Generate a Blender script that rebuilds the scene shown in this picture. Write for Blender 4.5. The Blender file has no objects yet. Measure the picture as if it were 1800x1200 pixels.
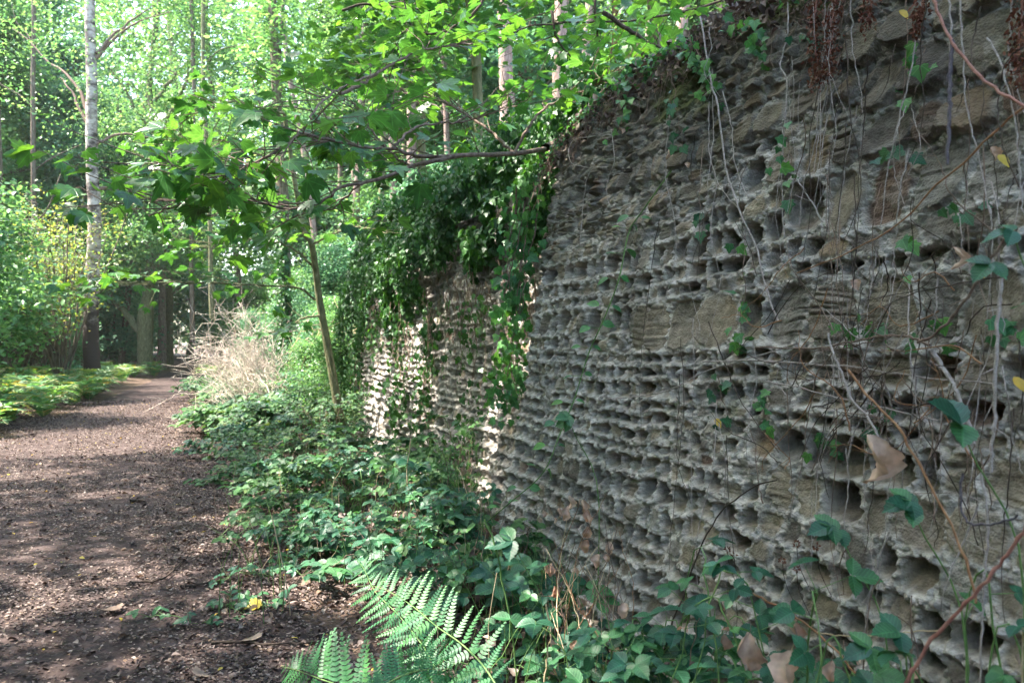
import bpy, math, random
import numpy as np
from math import radians, sin, cos, pi
from mathutils import Vector

# ------------------------------------------------------------------ camera, sky, sun
sc = bpy.context.scene
YAW = radians(21.4)
EYE = 1.6
F = 1400.0                      # focal length in pixels of the 1800 px wide photograph
cam_d = bpy.data.cameras.new('camera')
cam = bpy.data.objects.new('camera', cam_d)
sc.collection.objects.link(cam)
cam.location = (0, 0, EYE)
cam.rotation_euler = (radians(90), 0, -YAW)
cam_d.lens = 28.0; cam_d.sensor_width = 36.0
cam_d.clip_start = 0.05; cam_d.clip_end = 1000
cam_d.dof.use_dof = True; cam_d.dof.focus_distance = 4.3; cam_d.dof.aperture_fstop = 4.5
sc.camera = cam

S = np.array([-0.50, 0.20, 0.84]); S /= np.linalg.norm(S)      # towards the sun
SUN_EL = math.asin(S[2]); SUN_AZ = math.atan2(S[0], S[1])
w = bpy.data.worlds.new('World'); sc.world = w; w.use_nodes = True
nt = w.node_tree; nt.nodes.clear()
sky = nt.nodes.new('ShaderNodeTexSky'); sky.sky_type = 'NISHITA'; sky.sun_disc = False
sky.sun_elevation = SUN_EL; sky.sun_rotation = SUN_AZ; sky.air_density = 1.2; sky.dust_density = 2.5; sky.ozone_density = 1.0
bg = nt.nodes.new('ShaderNodeBackground'); bg.inputs['Strength'].default_value = 0.15
out = nt.nodes.new('ShaderNodeOutputWorld')
nt.links.new(sky.outputs[0], bg.inputs[0]); nt.links.new(bg.outputs[0], out.inputs[0])
sun_d = bpy.data.lights.new('sun', 'SUN'); sun_d.energy = 3.3; sun_d.angle = radians(0.5); sun_d.color = (1.0, 0.93, 0.82)
sun = bpy.data.objects.new('sun', sun_d); sc.collection.objects.link(sun)
sun.rotation_euler = Vector(tuple(S)).to_track_quat('Z', 'Y').to_euler()
sun.location = (-8, 4, 30)
sc.view_settings.view_transform = 'Standard'; sc.view_settings.look = 'None'
sc.view_settings.gamma = 1.0; sc.view_settings.use_curve_mapping = False
sc.view_settings.exposure = 2.95
cy = sc.cycles
cy.max_bounces = 7; cy.diffuse_bounces = 4; cy.glossy_bounces = 2; cy.transmission_bounces = 5; cy.transparent_max_bounces = 4
cy.use_denoising = True
cy.sample_clamp_indirect = 6.0
cy.caustics_reflective = False; cy.caustics_refractive = False

# ------------------------------------------------------------------ helpers
rng = np.random.default_rng(7)
FW = np.array([sin(YAW), cos(YAW), 0.0]); RT = np.array([cos(YAW), -sin(YAW), 0.0])
C0 = np.array([0, 0, EYE])
def ray(px, py): return FW + RT * ((px - 900) / F) + np.array([0, 0, (600 - py) / F])
def P(px, py, t): return C0 + ray(px, py) * t
def WX(z): return 1.78 + 0.17 * z            # face of the near bay of the wall
def W(px, py, off=0.05):                     # a place just in front of the wall face
    d = ray(px, py); t = (1.78 + 0.17 * EYE - off) / (d[0] - 0.17 * d[2])
    return C0 + d * t

def nrm(a): return a / (np.linalg.norm(a, axis=-1, keepdims=True) + 1e-9)
def sstep(a, b, x):
    t = np.clip((x - a) / (b - a), 0, 1); return t * t * (3 - 2 * t)

def _h(ix, iy, iz, seed):
    h = (ix.astype(np.int64) * 374761393 + iy.astype(np.int64) * 668265263 + iz.astype(np.int64) * 2147483647 + seed * 1274126177) & 0xffffffff
    h = ((h ^ (h >> 13)) * 1274126177) & 0xffffffff
    h = ((h ^ (h >> 16)) * 2246822519) & 0xffffffff
    h ^= h >> 15
    return (h & 0xffffff) / float(0xffffff)
def noise(x, y, z=0.0, seed=0):              # value noise, -1..1
    x, y, z = np.broadcast_arrays(np.asarray(x, float), np.asarray(y, float), np.asarray(z, float))
    ix, iy, iz = np.floor(x), np.floor(y), np.floor(z)
    fx, fy, fz = x - ix, y - iy, z - iz
    fx = fx * fx * (3 - 2 * fx); fy = fy * fy * (3 - 2 * fy); fz = fz * fz * (3 - 2 * fz)
    r = 0
    for dx in (0, 1):
        wx = fx if dx else 1 - fx
        for dy in (0, 1):
            wy = fy if dy else 1 - fy
            a = _h(ix + dx, iy + dy, iz, seed); b = _h(ix + dx, iy + dy, iz + 1, seed)
            r = r + wx * wy * (a * (1 - fz) + b * fz)
    return r * 2 - 1
def fbm(x, y, z=0.0, seed=0, o=3):
    r = 0; a = 1; s = 0
    for i in range(o):
        r = r + a * noise(np.asarray(x) * 2.03 ** i, np.asarray(y) * 2.03 ** i, np.asarray(z) * 2.03 ** i, seed + i * 17); s += a; a *= 0.5
    return r / s

class Geo:
    def __init__(self): self.V = []; self.T = []; self.Q = []; self.R = []; self.L = []; self.n = 0
    def add(self, V, T=None, Q=None, rnd=None, loc=None):
        V = np.asarray(V, float).reshape(-1, 3)
        self.V.append(V)
        if T is not None and len(T): self.T.append(np.asarray(T, np.int64).reshape(-1, 3) + self.n)
        if Q is not None and len(Q): self.Q.append(np.asarray(Q, np.int64).reshape(-1, 4) + self.n)
        if rnd is None: rnd = np.full(len(V), rng.random())
        self.R.append(np.broadcast_to(np.asarray(rnd, float), (len(V),)))
        self.L.append(np.zeros((len(V), 3)) if loc is None else loc)
        self.n += len(V)
        return self
    def tube(self, pts, r0, r1=None, sides=5, rough=0.0, cap=True):
        pts = np.asarray(pts, float); n = len(pts)
        rad = np.linspace(r0, r0 if r1 is None else r1, n) if np.isscalar(r0) else np.asarray(r0, float)
        tan = nrm(np.gradient(pts, axis=0))
        up = np.array([0.31, 0.17, 0.93]); up = up if abs(nrm(pts[-1] - pts[0]) @ up) < 0.9 else np.array([0.9, 0.3, 0.1])
        X = nrm(np.cross(tan, up)); Y = np.cross(tan, X)
        a = np.arange(sides) * 2 * pi / sides
        rr = rad[:, None] * (1 + (rng.normal(0, rough, (n, sides)) if rough else 0))
        V = pts[:, None, :] + rr[:, :, None] * (np.cos(a)[None, :, None] * X[:, None, :] + np.sin(a)[None, :, None] * Y[:, None, :])
        V = V.reshape(-1, 3)
        i = np.arange(n - 1)[:, None] * sides; k = np.arange(sides)[None, :]; k2 = (k + 1) % sides
        Q = np.stack([i + k, i + k2, i + sides + k2, i + sides + k], -1).reshape(-1, 4)
        self.add(V, Q=Q)
        return self
    def scatter(self, T, pos, d, nr, s, rnd=None):   # leaves: template, places, length directions, normals, sizes
        pos = np.asarray(pos, float).reshape(-1, 3); N = len(pos)
        if not N: return self
        Vt, Tt = T
        Y = nrm(np.broadcast_to(d, (N, 3)) + 0.0); X = nrm(np.cross(Y, np.broadcast_to(nr, (N, 3)))); Z = np.cross(X, Y)
        s = np.broadcast_to(s, (N,))[:, None, None]
        V = pos[:, None, :] + s * (Vt[None, :, 0:1] * X[:, None] + Vt[None, :, 1:2] * Y[:, None] + Vt[None, :, 2:3] * Z[:, None])
        F_ = (Tt[None] + (np.arange(N) * len(Vt))[:, None, None]).reshape(-1, 3)
        if rnd is None: rnd = rng.random(N)
        self.add(V.reshape(-1, 3), T=F_, rnd=np.repeat(np.broadcast_to(rnd, (N,)), len(Vt)), loc=np.tile(Vt, (N, 1)))
        return self
    def build(self, name, mat, parent=None, smooth=True, col=None):
        V = np.concatenate(self.V)
        if parent is not None: V = V - np.array(parent.location)[None]
        T = np.concatenate(self.T) if self.T else np.zeros((0, 3), np.int64)
        Q = np.concatenate(self.Q) if self.Q else np.zeros((0, 4), np.int64)
        me = bpy.data.meshes.new(name)
        me.vertices.add(len(V)); me.vertices.foreach_set('co', V.astype(np.float32).ravel())
        nl = T.size + Q.size; npoly = len(T) + len(Q)
        me.loops.add(nl); me.loops.foreach_set('vertex_index', np.concatenate([T.ravel(), Q.ravel()]).astype(np.int32))
        me.polygons.add(npoly)
        st = np.concatenate([np.arange(len(T)) * 3, T.size + np.arange(len(Q)) * 4]).astype(np.int32)
        me.polygons.foreach_set('loop_start', st)
        me.polygons.foreach_set('use_smooth', np.full(npoly, smooth))
        me.update(calc_edges=True)
        at = me.attributes.new('rnd', 'FLOAT', 'POINT'); at.data.foreach_set('value', np.concatenate(self.R).astype(np.float32))
        if mat.name.endswith('_v'):
            at = me.attributes.new('loc', 'FLOAT_VECTOR', 'POINT'); at.data.foreach_set('vector', np.concatenate(self.L).astype(np.float32).ravel())
        if col is not None:
            at = me.attributes.new('col', 'FLOAT_COLOR', 'POINT'); at.data.foreach_set('color', col.astype(np.float32).ravel())
        me.materials.append(mat)
        o = bpy.data.objects.new(name, me); sc.collection.objects.link(o)
        if parent is not None: o.parent = parent
        return o
def tag(o, label=None, cat=None, group=None, kind=None):
    if label: o['label'] = label
    if cat: o['category'] = cat
    if group: o['group'] = group
    if kind: o['kind'] = kind
    return o
def thing(name, label, cat, loc, group=None):
    o = bpy.data.objects.new(name, None); sc.collection.objects.link(o)
    o.location = tuple(float(v) for v in loc); o.empty_display_size = 0.2
    return tag(o, label, cat, group)
def dup(root, loc, rz=0, s=1.0, label=None, group=None):
    r = root.copy(); sc.collection.objects.link(r); r.location = tuple(float(v) for v in loc); r.rotation_euler = (0, 0, rz)
    r.scale = (s, s, s)
    if label: r['label'] = label
    if group: r['group'] = group
    for ch in list(root.children):
        c = ch.copy(); sc.collection.objects.link(c); c.parent = r
    return r
def curve(pts, n=12, wob=0.0, seed=None):            # smooth polyline (Catmull-Rom)
    p = np.asarray(pts, float); p = np.vstack([2 * p[0] - p[1], p, 2 * p[-1] - p[-2]])
    m = len(p) - 3; o = []
    for u in np.linspace(0, m - 1e-6, n):
        i = int(u); f = u - i; a, b, c, d = p[i:i + 4]
        o.append(0.5 * ((2 * b) + (c - a) * f + (2 * a - 5 * b + 4 * c - d) * f * f + (3 * b - a - 3 * c + d) * f ** 3))
    o = np.array(o)
    if wob: o = o + rng.normal(0, wob, o.shape)
    return o

# ------------------------------------------------------------------ leaf templates: (x across, y along, z up), fan triangles
def leaf_t(outline, fold=0.12, droop=0.15, cy_=0.38, mid=True):
    o = np.array(outline, float)
    full = np.vstack([o, (o * [-1, 1])[::-1][1:-1]]) if mid else o
    full = full + 0
    c = np.array([[0, cy_]])
    v2 = np.vstack([c, full])
    z = fold * np.abs(v2[:, 0]) - droop * v2[:, 1] ** 2
    V = np.column_stack([v2, z]); n = len(full)
    T = np.array([[0, 1 + i, 1 + (i + 1) % n] for i in range(n)])
    return V, T
L_SIMPLE = (np.array([[0, 0, 0], [.26, .38, .05], [0, 1, -.12], [-.26, .38, .05]]), np.array([[0, 1, 2], [0, 2, 3]]))
L_CHIP = (np.array([[0, 0, 0], [.34, .3, .12], [.2, .8, .02], [-.12, 1, .14], [-.36, .5, .05]]), np.array([[0, 1, 2], [0, 2, 4], [2, 3, 4]]))
L_OVATE = leaf_t([[0, 0], [.2, .12], [.3, .38], [.2, .72], [0, 1]], .2, .15)
L_BRAM = leaf_t([[0, 0], [.16, .04], [.22, .1], [.27, .14], [.3, .24], [.36, .3], [.35, .42], [.38, .5], [.33, .6], [.32, .7], [.22, .76], [.19, .86], [.09, .9], [0, 1.05]], .28, .16, .4)
L_IVY = leaf_t([[0, .08], [.16, 0], [.4, .1], [.34, .27], [.52, .46], [.26, .56], [.2, .72], [0, 1]], .16, .2, .35)
L_SYC = leaf_t([[0, .04], [.1, -.02], [.28, 0], [.36, .06], [.3, .14], [.44, .16], [.62, .3], [.5, .34], [.62, .5], [.6, .66], [.46, .6], [.4, .68],
                [.26, .58], [.2, .56], [.22, .72], [.14, .78], [.12, .9], [0, 1.06]], .14, .22, .34)
L_DEAD = leaf_t([[0, 0], [.22, .12], [.3, .3], [.34, .5], [.22, .74], [.1, .86], [0, 1]], .75, .35, .4)
def _pinna(n=11):
    V = []; T = []
    for i in range(n):
        y = 0.05 + 0.93 * i / n; wd = 0.125 * (1 - (i / n) ** 1.6) + 0.012; dy = .93 / n
        for s in (1, -1):
            k = len(V); V += [[0, y, 0], [s * wd * .6, y + dy * .3, .012], [s * wd, y + dy * .95, -.01], [s * wd * .35, y + dy * .92, .004], [0, y + dy * .8, 0]]
            T += [[k, k + 1, k + 3], [k + 1, k + 2, k + 3], [k, k + 3, k + 4]]
    V = np.array(V, float); V[:, 2] -= .12 * V[:, 1] ** 2
    return V, np.array(T)
L_PINNA = _pinna()
L_PINNA_FAR = (np.array([[0, 0, 0], [.1, .08, 0], [.085, .4, -.02], [.03, .8, -.09], [0, 1, -.16], [-.03, .8, -.09], [-.085, .4, -.02], [-.1, .08, 0]]),
               np.array([[0, 1, 7], [1, 2, 7], [2, 6, 7], [2, 3, 6], [3, 5, 6], [3, 4, 5]]))

# ------------------------------------------------------------------ materials
def mat_new(name):
    m = bpy.data.materials.new(name); m.use_nodes = True
    n = m.node_tree; n.nodes.clear()
    return m, n, n.nodes, n.links
def ramp(nodes, stops):
    r = nodes.new('ShaderNodeValToRGB'); e = r.color_ramp.elements
    while len(e) < len(stops): e.new(0.5)
    for k, (p, c) in enumerate(stops): e[k].position = p; e[k].color = (*c, 1)
    return r
def leaf_mat(name, cols, trans=0.38, rough=0.42, tcol=1.6, spec=0.5, vein=False, tsat=(1.25, 1.1, .45)):
    m, n, N, L = mat_new(name + ('_v' if vein else ''))
    a = N.new('ShaderNodeAttribute'); a.attribute_name = 'rnd'
    k = len(cols); r = ramp(N, [(i / max(1, k - 1), c) for i, c in enumerate(cols)]); L.new(a.outputs['Fac'], r.inputs[0])
    tc = N.new('ShaderNodeTexCoord'); nz = N.new('ShaderNodeTexNoise'); nz.inputs['Scale'].default_value = 28; nz.inputs['Detail'].default_value = 2
    L.new(tc.outputs['Object'], nz.inputs['Vector'])
    mr = N.new('ShaderNodeMapRange'); mr.inputs[1].default_value = .3; mr.inputs[2].default_value = .7; mr.inputs[3].default_value = .72; mr.inputs[4].default_value = 1.25
    L.new(nz.outputs[0], mr.inputs[0])
    mx = N.new('ShaderNodeVectorMath'); mx.operation = 'SCALE'; L.new(r.outputs[0], mx.inputs[0]); L.new(mr.outputs[0], mx.inputs['Scale'])
    p = N.new('ShaderNodeBsdfPrincipled')
    if vein:      # pale veins: one midrib with side veins, or ribs fanning from the stalk
        def mth(op, x, y=None):
            q = N.new('ShaderNodeMath'); q.operation = op
            for i_, v_ in enumerate((x, y)):
                if v_ is None: continue
                if isinstance(v_, (int, float)): q.inputs[i_].default_value = v_
                else: L.new(v_, q.inputs[i_])
            return q.outputs[0]
        al = N.new('ShaderNodeAttribute'); al.attribute_name = 'loc'; sx = N.new('ShaderNodeSeparateXYZ'); L.new(al.outputs['Vector'], sx.inputs[0])
        ax = mth('ABSOLUTE', sx.outputs[0])
        if vein == 'pinnate':
            w1 = mth('ABSOLUTE', mth('SINE', mth('MULTIPLY', mth('SUBTRACT', sx.outputs[1], mth('MULTIPLY', ax, .75)), 21.0))); w1 = mth('MULTIPLY', w1, .09)
            ds = mth('MINIMUM', ax, w1)
        else:
            yb = mth('SUBTRACT', sx.outputs[1], .04); an_ = mth('ARCTAN2', ax, yb); rr_ = mth('SQRT', mth('ADD', mth('MULTIPLY', ax, ax), mth('MULTIPLY', yb, yb)))
            ds = mth('MULTIPLY', mth('ABSOLUTE', mth('SINE', mth('MULTIPLY', an_, 4.3))), mth('MULTIPLY', rr_, .3))
        vr = N.new('ShaderNodeMapRange'); vr.inputs[1].default_value = .006; vr.inputs[2].default_value = .035; vr.inputs[3].default_value = 1.55; vr.inputs[4].default_value = 1.0; L.new(ds, vr.inputs[0])
        m2_ = N.new('ShaderNodeVectorMath'); m2_.operation = 'SCALE'; L.new(mx.outputs[0], m2_.inputs[0]); L.new(vr.outputs[0], m2_.inputs['Scale']); mx = m2_
        bp = N.new('ShaderNodeBump'); bp.inputs['Strength'].default_value = .5; bp.inputs['Distance'].default_value = .004; bp.invert = True; L.new(vr.outputs[0], bp.inputs['Height']); L.new(bp.outputs[0], p.inputs['Normal'])
    L.new(mx.outputs[0], p.inputs['Base Color'])
    p.inputs['Roughness'].default_value = rough; p.inputs['Specular IOR Level'].default_value = spec
    t = N.new('ShaderNodeBsdfTranslucent')
    tm = N.new('ShaderNodeVectorMath'); tm.operation = 'MULTIPLY'; L.new(mx.outputs[0], tm.inputs[0]); tm.inputs[1].default_value = tuple(tcol * q for q in tsat)
    L.new(tm.outputs[0], t.inputs[0])
    ms = N.new('ShaderNodeMixShader'); ms.inputs[0].default_value = trans
    L.new(p.outputs[0], ms.inputs[1]); L.new(t.outputs[0], ms.inputs[2])
    o = N.new('ShaderNodeOutputMaterial'); L.new(ms.outputs[0], o.inputs[0])
    return m
def rough_mat(name, stops, scale=6, rough=.9, stretch=(1, 1, 1), bump=.4, bscale=None, detail=6, spec=.2):
    m, n, N, L = mat_new(name)
    tc = N.new('ShaderNodeTexCoord'); mp = N.new('ShaderNodeMapping'); mp.inputs['Scale'].default_value = stretch
    L.new(tc.outputs['Object'], mp.inputs[0])
    nz = N.new('ShaderNodeTexNoise'); nz.inputs['Scale'].default_value = scale; nz.inputs['Detail'].default_value = detail; nz.inputs['Roughness'].default_value = .65
    L.new(mp.outputs[0], nz.inputs['Vector'])
    r = ramp(N, stops); L.new(nz.outputs[0], r.inputs[0])
    p = N.new('ShaderNodeBsdfPrincipled'); p.inputs['Roughness'].default_value = rough; p.inputs['Specular IOR Level'].default_value = spec
    L.new(r.outputs[0], p.inputs['Base Color'])
    if bump:
        n2 = N.new('ShaderNodeTexNoise'); n2.inputs['Scale'].default_value = bscale or scale * 3; n2.inputs['Detail'].default_value = 5
        L.new(mp.outputs[0], n2.inputs['Vector'])
        b = N.new('ShaderNodeBump'); b.inputs['Strength'].default_value = bump; b.inputs['Distance'].default_value = .02
        L.new(n2.outputs[0], b.inputs['Height']); L.new(b.outputs[0], p.inputs['Normal'])
    o = N.new('ShaderNodeOutputMaterial'); L.new(p.outputs[0], o.inputs[0])
    return m
M = {}
M['syc'] = leaf_mat('sycamore_leaf', [(.028, .1, .03), (.042, .135, .035), (.08, .2, .035), (.045, .14, .05)], .4, .34, 1.75, vein='palmate')
M['ivy'] = leaf_mat('ivy_leaf', [(.012, .055, .014), (.022, .085, .02), (.04, .13, .025), (.06, .18, .03)], .25, .42, 1.5, vein='palmate')
M['ivy_small'] = leaf_mat('ivy_leaf_young', [(.03, .12, .05), (.05, .17, .06), (.09, .25, .05)], .3, .4, 1.5, vein='palmate')
M['bramble'] = leaf_mat('bramble_leaf', [(.012, .05, .018), (.019, .075, .022), (.03, .1, .027), (.052, .14, .035), (.1, .16, .05)], .28, .48, 1.5, spec=.35, vein='pinnate')
M['bramble_near'] = leaf_mat('bramble_leaf_blue_green', [(.014, .075, .042), (.021, .098, .05), (.036, .128, .05), (.055, .17, .055)], .25, .42, 1.4, vein='pinnate')
M['fern'] = leaf_mat('fern_green', [(.035, .15, .065), (.055, .2, .075), (.085, .25, .08)], .34, .5, 1.4)
M['fern_far'] = leaf_mat('fern_far', [(.05, .16, .07), (.085, .22, .08), (.13, .25, .085), (.24, .2, .08)], .4, .55, 1.4)
M['crown'] = leaf_mat('tree_leaf', [(.05, .155, .065), (.085, .215, .08), (.13, .28, .1), (.2, .34, .13)], .42, .4, 1.5, tsat=(1.2, 1.05, .7))
M['crown_blue'] = leaf_mat('tree_leaf_deep', [(.045, .155, .09), (.075, .205, .115), (.12, .265, .14), (.19, .33, .18)], .4, .38, 1.45, tsat=(1.15, 1.05, .8))
M['crown_yellow'] = leaf_mat('tree_leaf_yellow', [(.1, .2, .07), (.15, .25, .085), (.21, .28, .1), (.28, .27, .12)], .45, .5, 1.4)
M['crown_pine'] = leaf_mat('pine_needle', [(.04, .12, .05), (.07, .17, .07), (.11, .22, .09)], .3, .5, 1.3)
M['canopy'] = leaf_mat('canopy_leaf', [(.04, .14, .03), (.07, .2, .04)], .4, .5, 1.5)
M['dead'] = leaf_mat('dead_leaf', [(.38, .24, .18), (.5, .35, .27), (.58, .43, .34), (.42, .25, .18)], .2, .6, 1.2, .3, tsat=(1.1, .9, .7))
M['fallen'] = leaf_mat('fallen_leaf', [(.16, .105, .08), (.24, .17, .135), (.3, .225, .18)], .1, .6, 1.1, .3, tsat=(1.1, .9, .7))
M['litter'] = leaf_mat('litter_leaf', [(.04, .026, .024), (.075, .048, .042), (.11, .075, .066), (.17, .12, .104), (.29, .235, .21), (.2, .13, .085)], .08, .65, 1.1, .3, tsat=(1.1, .9, .7))
M['seed'] = leaf_mat('dry_seed_flake', [(.09, .035, .025), (.15, .055, .035), (.2, .09, .055)], .1, .8, 1.1, .2, tsat=(1.1, .8, .6))
M['yellow'] = leaf_mat('yellow_leaf', [(.5, .42, .05), (.6, .4, .06)], .35, .5, 1.2)
M['bark'] = rough_mat('bark', [(.3, (.06, .045, .035)), (.5, (.15, .12, .09)), (.7, (.26, .22, .17))], 7, stretch=(3, 3, .6), bump=.8)
M['bark_pine'] = rough_mat('pine_bark', [(.3, (.13, .08, .07)), (.5, (.28, .2, .17)), (.7, (.42, .33, .29))], 7, stretch=(3, 3, .7), bump=.8)
M['bark_green'] = rough_mat('mossy_bark', [(.3, (.07, .075, .04)), (.55, (.17, .17, .09)), (.7, (.28, .26, .17))], 9, stretch=(2, 2, .6), bump=.5)
M['twig'] = rough_mat('twig', [(.35, (.1, .065, .05)), (.65, (.26, .19, .15))], 40, bump=.3)
M['twig_dark'] = rough_mat('dark_twig', [(.35, (.035, .025, .02)), (.65, (.1, .075, .06))], 30, bump=.3)
M['stem_grey'] = rough_mat('pale_dry_stem', [(.35, (.24, .2, .185)), (.65, (.44, .39, .37))], 60, bump=.3)
M['stem_pink'] = rough_mat('pink_stem', [(.35, (.24, .10, .08)), (.65, (.38, .19, .15))], 40, bump=.2, rough=.6)
M['stem_rust'] = rough_mat('rust_stem', [(.35, (.2, .09, .04)), (.65, (.36, .2, .11))], 40, bump=.2, rough=.6)
M['stem_blue'] = rough_mat('dark_violet_stem', [(.35, (.07, .06, .07)), (.65, (.15, .13, .15))], 40, bump=.3)
M['stem_green'] = rough_mat('green_stem', [(.35, (.08, .16, .05)), (.65, (.18, .3, .1))], 30, bump=.1, rough=.5)
M['straw'] = rough_mat('straw', [(.35, (.42, .31, .18)), (.65, (.62, .5, .34))], 30, bump=.1)
M['brush'] = rough_mat('bleached_twigs', [(.35, (.36, .29, .24)), (.65, (.66, .58, .5))], 30, bump=.1)

def birch_mat():
    m, n, N, L = mat_new('birch_bark')
    tc = N.new('ShaderNodeTexCoord'); mp = N.new('ShaderNodeMapping'); mp.inputs['Scale'].default_value = (1.6, 1.6, 2.8)
    L.new(tc.outputs['Object'], mp.inputs[0])
    nz = N.new('ShaderNodeTexNoise'); nz.inputs['Scale'].default_value = 1.9; nz.inputs['Detail'].default_value = 6; nz.inputs['Roughness'].default_value = .7
    L.new(mp.outputs[0], nz.inputs['Vector'])
    r = ramp(N, [(.38, (.05, .038, .034)), (.47, (.22, .18, .16)), (.58, (.46, .41, .375)), (.75, (.6, .55, .51))]); L.new(nz.outputs[0], r.inputs[0])
    sx = N.new('ShaderNodeSeparateXYZ'); L.new(tc.outputs['Object'], sx.inputs[0])
    ad = N.new('ShaderNodeMath'); ad.operation = 'MULTIPLY_ADD'; ad.inputs[1].default_value = 5.0; L.new(nz.outputs[0], ad.inputs[0]); L.new(sx.outputs[2], ad.inputs[2])
    mr = N.new('ShaderNodeMapRange'); mr.inputs[1].default_value = 4.6; mr.inputs[2].default_value = 6.6; L.new(ad.outputs[0], mr.inputs[0])
    mx = N.new('ShaderNodeMix'); mx.data_type = 'RGBA'; L.new(mr.outputs[0], mx.inputs[0]); mx.inputs[6].default_value = (.045, .032, .027, 1); L.new(r.outputs[0], mx.inputs[7])
    p = N.new('ShaderNodeBsdfPrincipled'); p.inputs['Roughness'].default_value = .8; L.new(mx.outputs[2], p.inputs['Base Color'])
    b = N.new('ShaderNodeBump'); b.inputs['Strength'].default_value = .6; b.inputs['Distance'].default_value = .03; L.new(nz.outputs[0], b.inputs['Height']); L.new(b.outputs[0], p.inputs['Normal'])
    o = N.new('ShaderNodeOutputMaterial'); L.new(p.outputs[0], o.inputs[0]); return m
M['birch'] = birch_mat()

def wall_mat():
    m, n, N, L = mat_new('weathered_masonry')
    a = N.new('ShaderNodeAttribute'); a.attribute_name = 'col'
    tc = N.new('ShaderNodeTexCoord')
    n1 = N.new('ShaderNodeTexNoise'); n1.inputs['Scale'].default_value = 26; n1.inputs['Detail'].default_value = 8; n1.inputs['Roughness'].default_value = .7
    L.new(tc.outputs['Object'], n1.inputs['Vector'])
    mr = N.new('ShaderNodeMapRange'); mr.inputs[1].default_value = .3; mr.inputs[2].default_value = .7; mr.inputs[3].default_value = .55; mr.inputs[4].default_value = 1.4
    L.new(n1.outputs[0], mr.inputs[0])
    n3 = N.new('ShaderNodeTexNoise'); n3.inputs['Scale'].default_value = 3.5; n3.inputs['Detail'].default_value = 4
    L.new(tc.outputs['Object'], n3.inputs['Vector'])
    m3 = N.new('ShaderNodeMapRange'); m3.inputs[1].default_value = .3; m3.inputs[2].default_value = .7; m3.inputs[3].default_value = .75; m3.inputs[4].default_value = 1.2
    L.new(n3.outputs[0], m3.inputs[0])
    mu = N.new('ShaderNodeMath'); mu.operation = 'MULTIPLY'; L.new(mr.outputs[0], mu.inputs[0]); L.new(m3.outputs[0], mu.inputs[1])
    sc_ = N.new('ShaderNodeVectorMath'); sc_.operation = 'SCALE'; L.new(a.outputs['Color'], sc_.inputs[0]); L.new(mu.outputs[0], sc_.inputs['Scale'])
    p = N.new('ShaderNodeBsdfPrincipled'); p.inputs['Roughness'].default_value = .95; p.inputs['Specular IOR Level'].default_value = .15
    L.new(sc_.outputs[0], p.inputs['Base Color'])
    n2 = N.new('ShaderNodeTexNoise'); n2.inputs['Scale'].default_value = 90; n2.inputs['Detail'].default_value = 5; n2.inputs['Roughness'].default_value = .7
    L.new(tc.outputs['Object'], n2.inputs['Vector'])
    vo = N.new('ShaderNodeTexVoronoi'); vo.inputs['Scale'].default_value = 120; L.new(tc.outputs['Object'], vo.inputs['Vector'])
    ad = N.new('ShaderNodeMath'); ad.operation = 'ADD'; L.new(n2.outputs[0], ad.inputs[0]); L.new(vo.outputs[0], ad.inputs[1])
    b = N.new('ShaderNodeBump'); b.inputs['Strength'].default_value = .65; b.inputs['Distance'].default_value = .006
    L.new(ad.outputs[0], b.inputs['Height']); L.new(b.outputs[0], p.inputs['Normal'])
    o = N.new('ShaderNodeOutputMaterial'); L.new(p.outputs[0], o.inputs[0]); return m
M['wall'] = wall_mat()
M['soil'] = rough_mat('woodland_soil', [(.3, (.035, .024, .018)), (.5, (.09, .06, .045)), (.62, (.15, .10, .075)), (.75, (.1, .13, .05))], 3.5, bump=.9, bscale=25)
M['path'] = rough_mat('trodden_earth', [(.28, (.026, .017, .016)), (.45, (.05, .034, .031)), (.6, (.078, .055, .052)), (.74, (.14, .105, .1))], 5, bump=.8, bscale=30, detail=10)

# ------------------------------------------------------------------ ground and path
def path_r(y): return np.interp(y, [-5, 3, 4.6, 7, 12, 17, 24, 35, 46, 56, 66], [.9, .85, .68, .4, .1, -.12, -.17, -.1, .6, 3.5, 8])
def path_l(y): return np.interp(y, [-5, 8, 15, 25, 35, 46, 56, 66], [-3.4, -3.3, -3.1, -2.5, -1.9, -1.5, .8, 5])
def hgt(x, y):
    x = np.asarray(x, float); y = np.asarray(y, float)
    l, r = path_l(y), path_r(y)
    h = 0.02 * noise(x * .5, y * .35, 0, 5)
    h = h + sstep(0, 1.6, l - x) * .16 + sstep(1, 20, l - x) * .8
    near = sstep(14.5, 12.6, y)
    h = h + sstep(0, 1.2, x - r) * .12
    h = h + near * sstep(2.45, 2.95, x) * 2.35
    h = h + (1 - near) * sstep(1.0, 6.0, x - r) * 2.2
    off = np.maximum(l - x, x - r)
    h = h + sstep(0.2, 3, off) * .12 * noise(x * .6, y * .6, 0, 9) * (x < 1.5)
    return h
def grid_mesh(xs, ys, zf, flip=False):
    X, Y = np.meshgrid(xs, ys); Z = zf(X, Y)
    V = np.stack([X, Y, Z], -1).reshape(-1, 3); nx = len(xs)
    i = (np.arange(len(ys) - 1)[:, None] * nx + np.arange(nx - 1)[None, :]).ravel()
    return V, np.stack([i, i + 1, i + nx + 1, i + nx], -1)
xs = np.unique(np.concatenate([np.linspace(-260, -20, 25), np.linspace(-20, -5, 31), np.linspace(-5, 4, 101), np.linspace(4, 20, 31), np.linspace(20, 260, 25)]))
ys = np.unique(np.concatenate([np.linspace(-200, -6, 20), np.linspace(-6, 30, 181), np.linspace(30, 80, 60), np.linspace(80, 320, 25)]))
g = Geo(); V, Q = grid_mesh(xs, ys, hgt); g.add(V, Q=Q, rnd=0.5)
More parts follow.
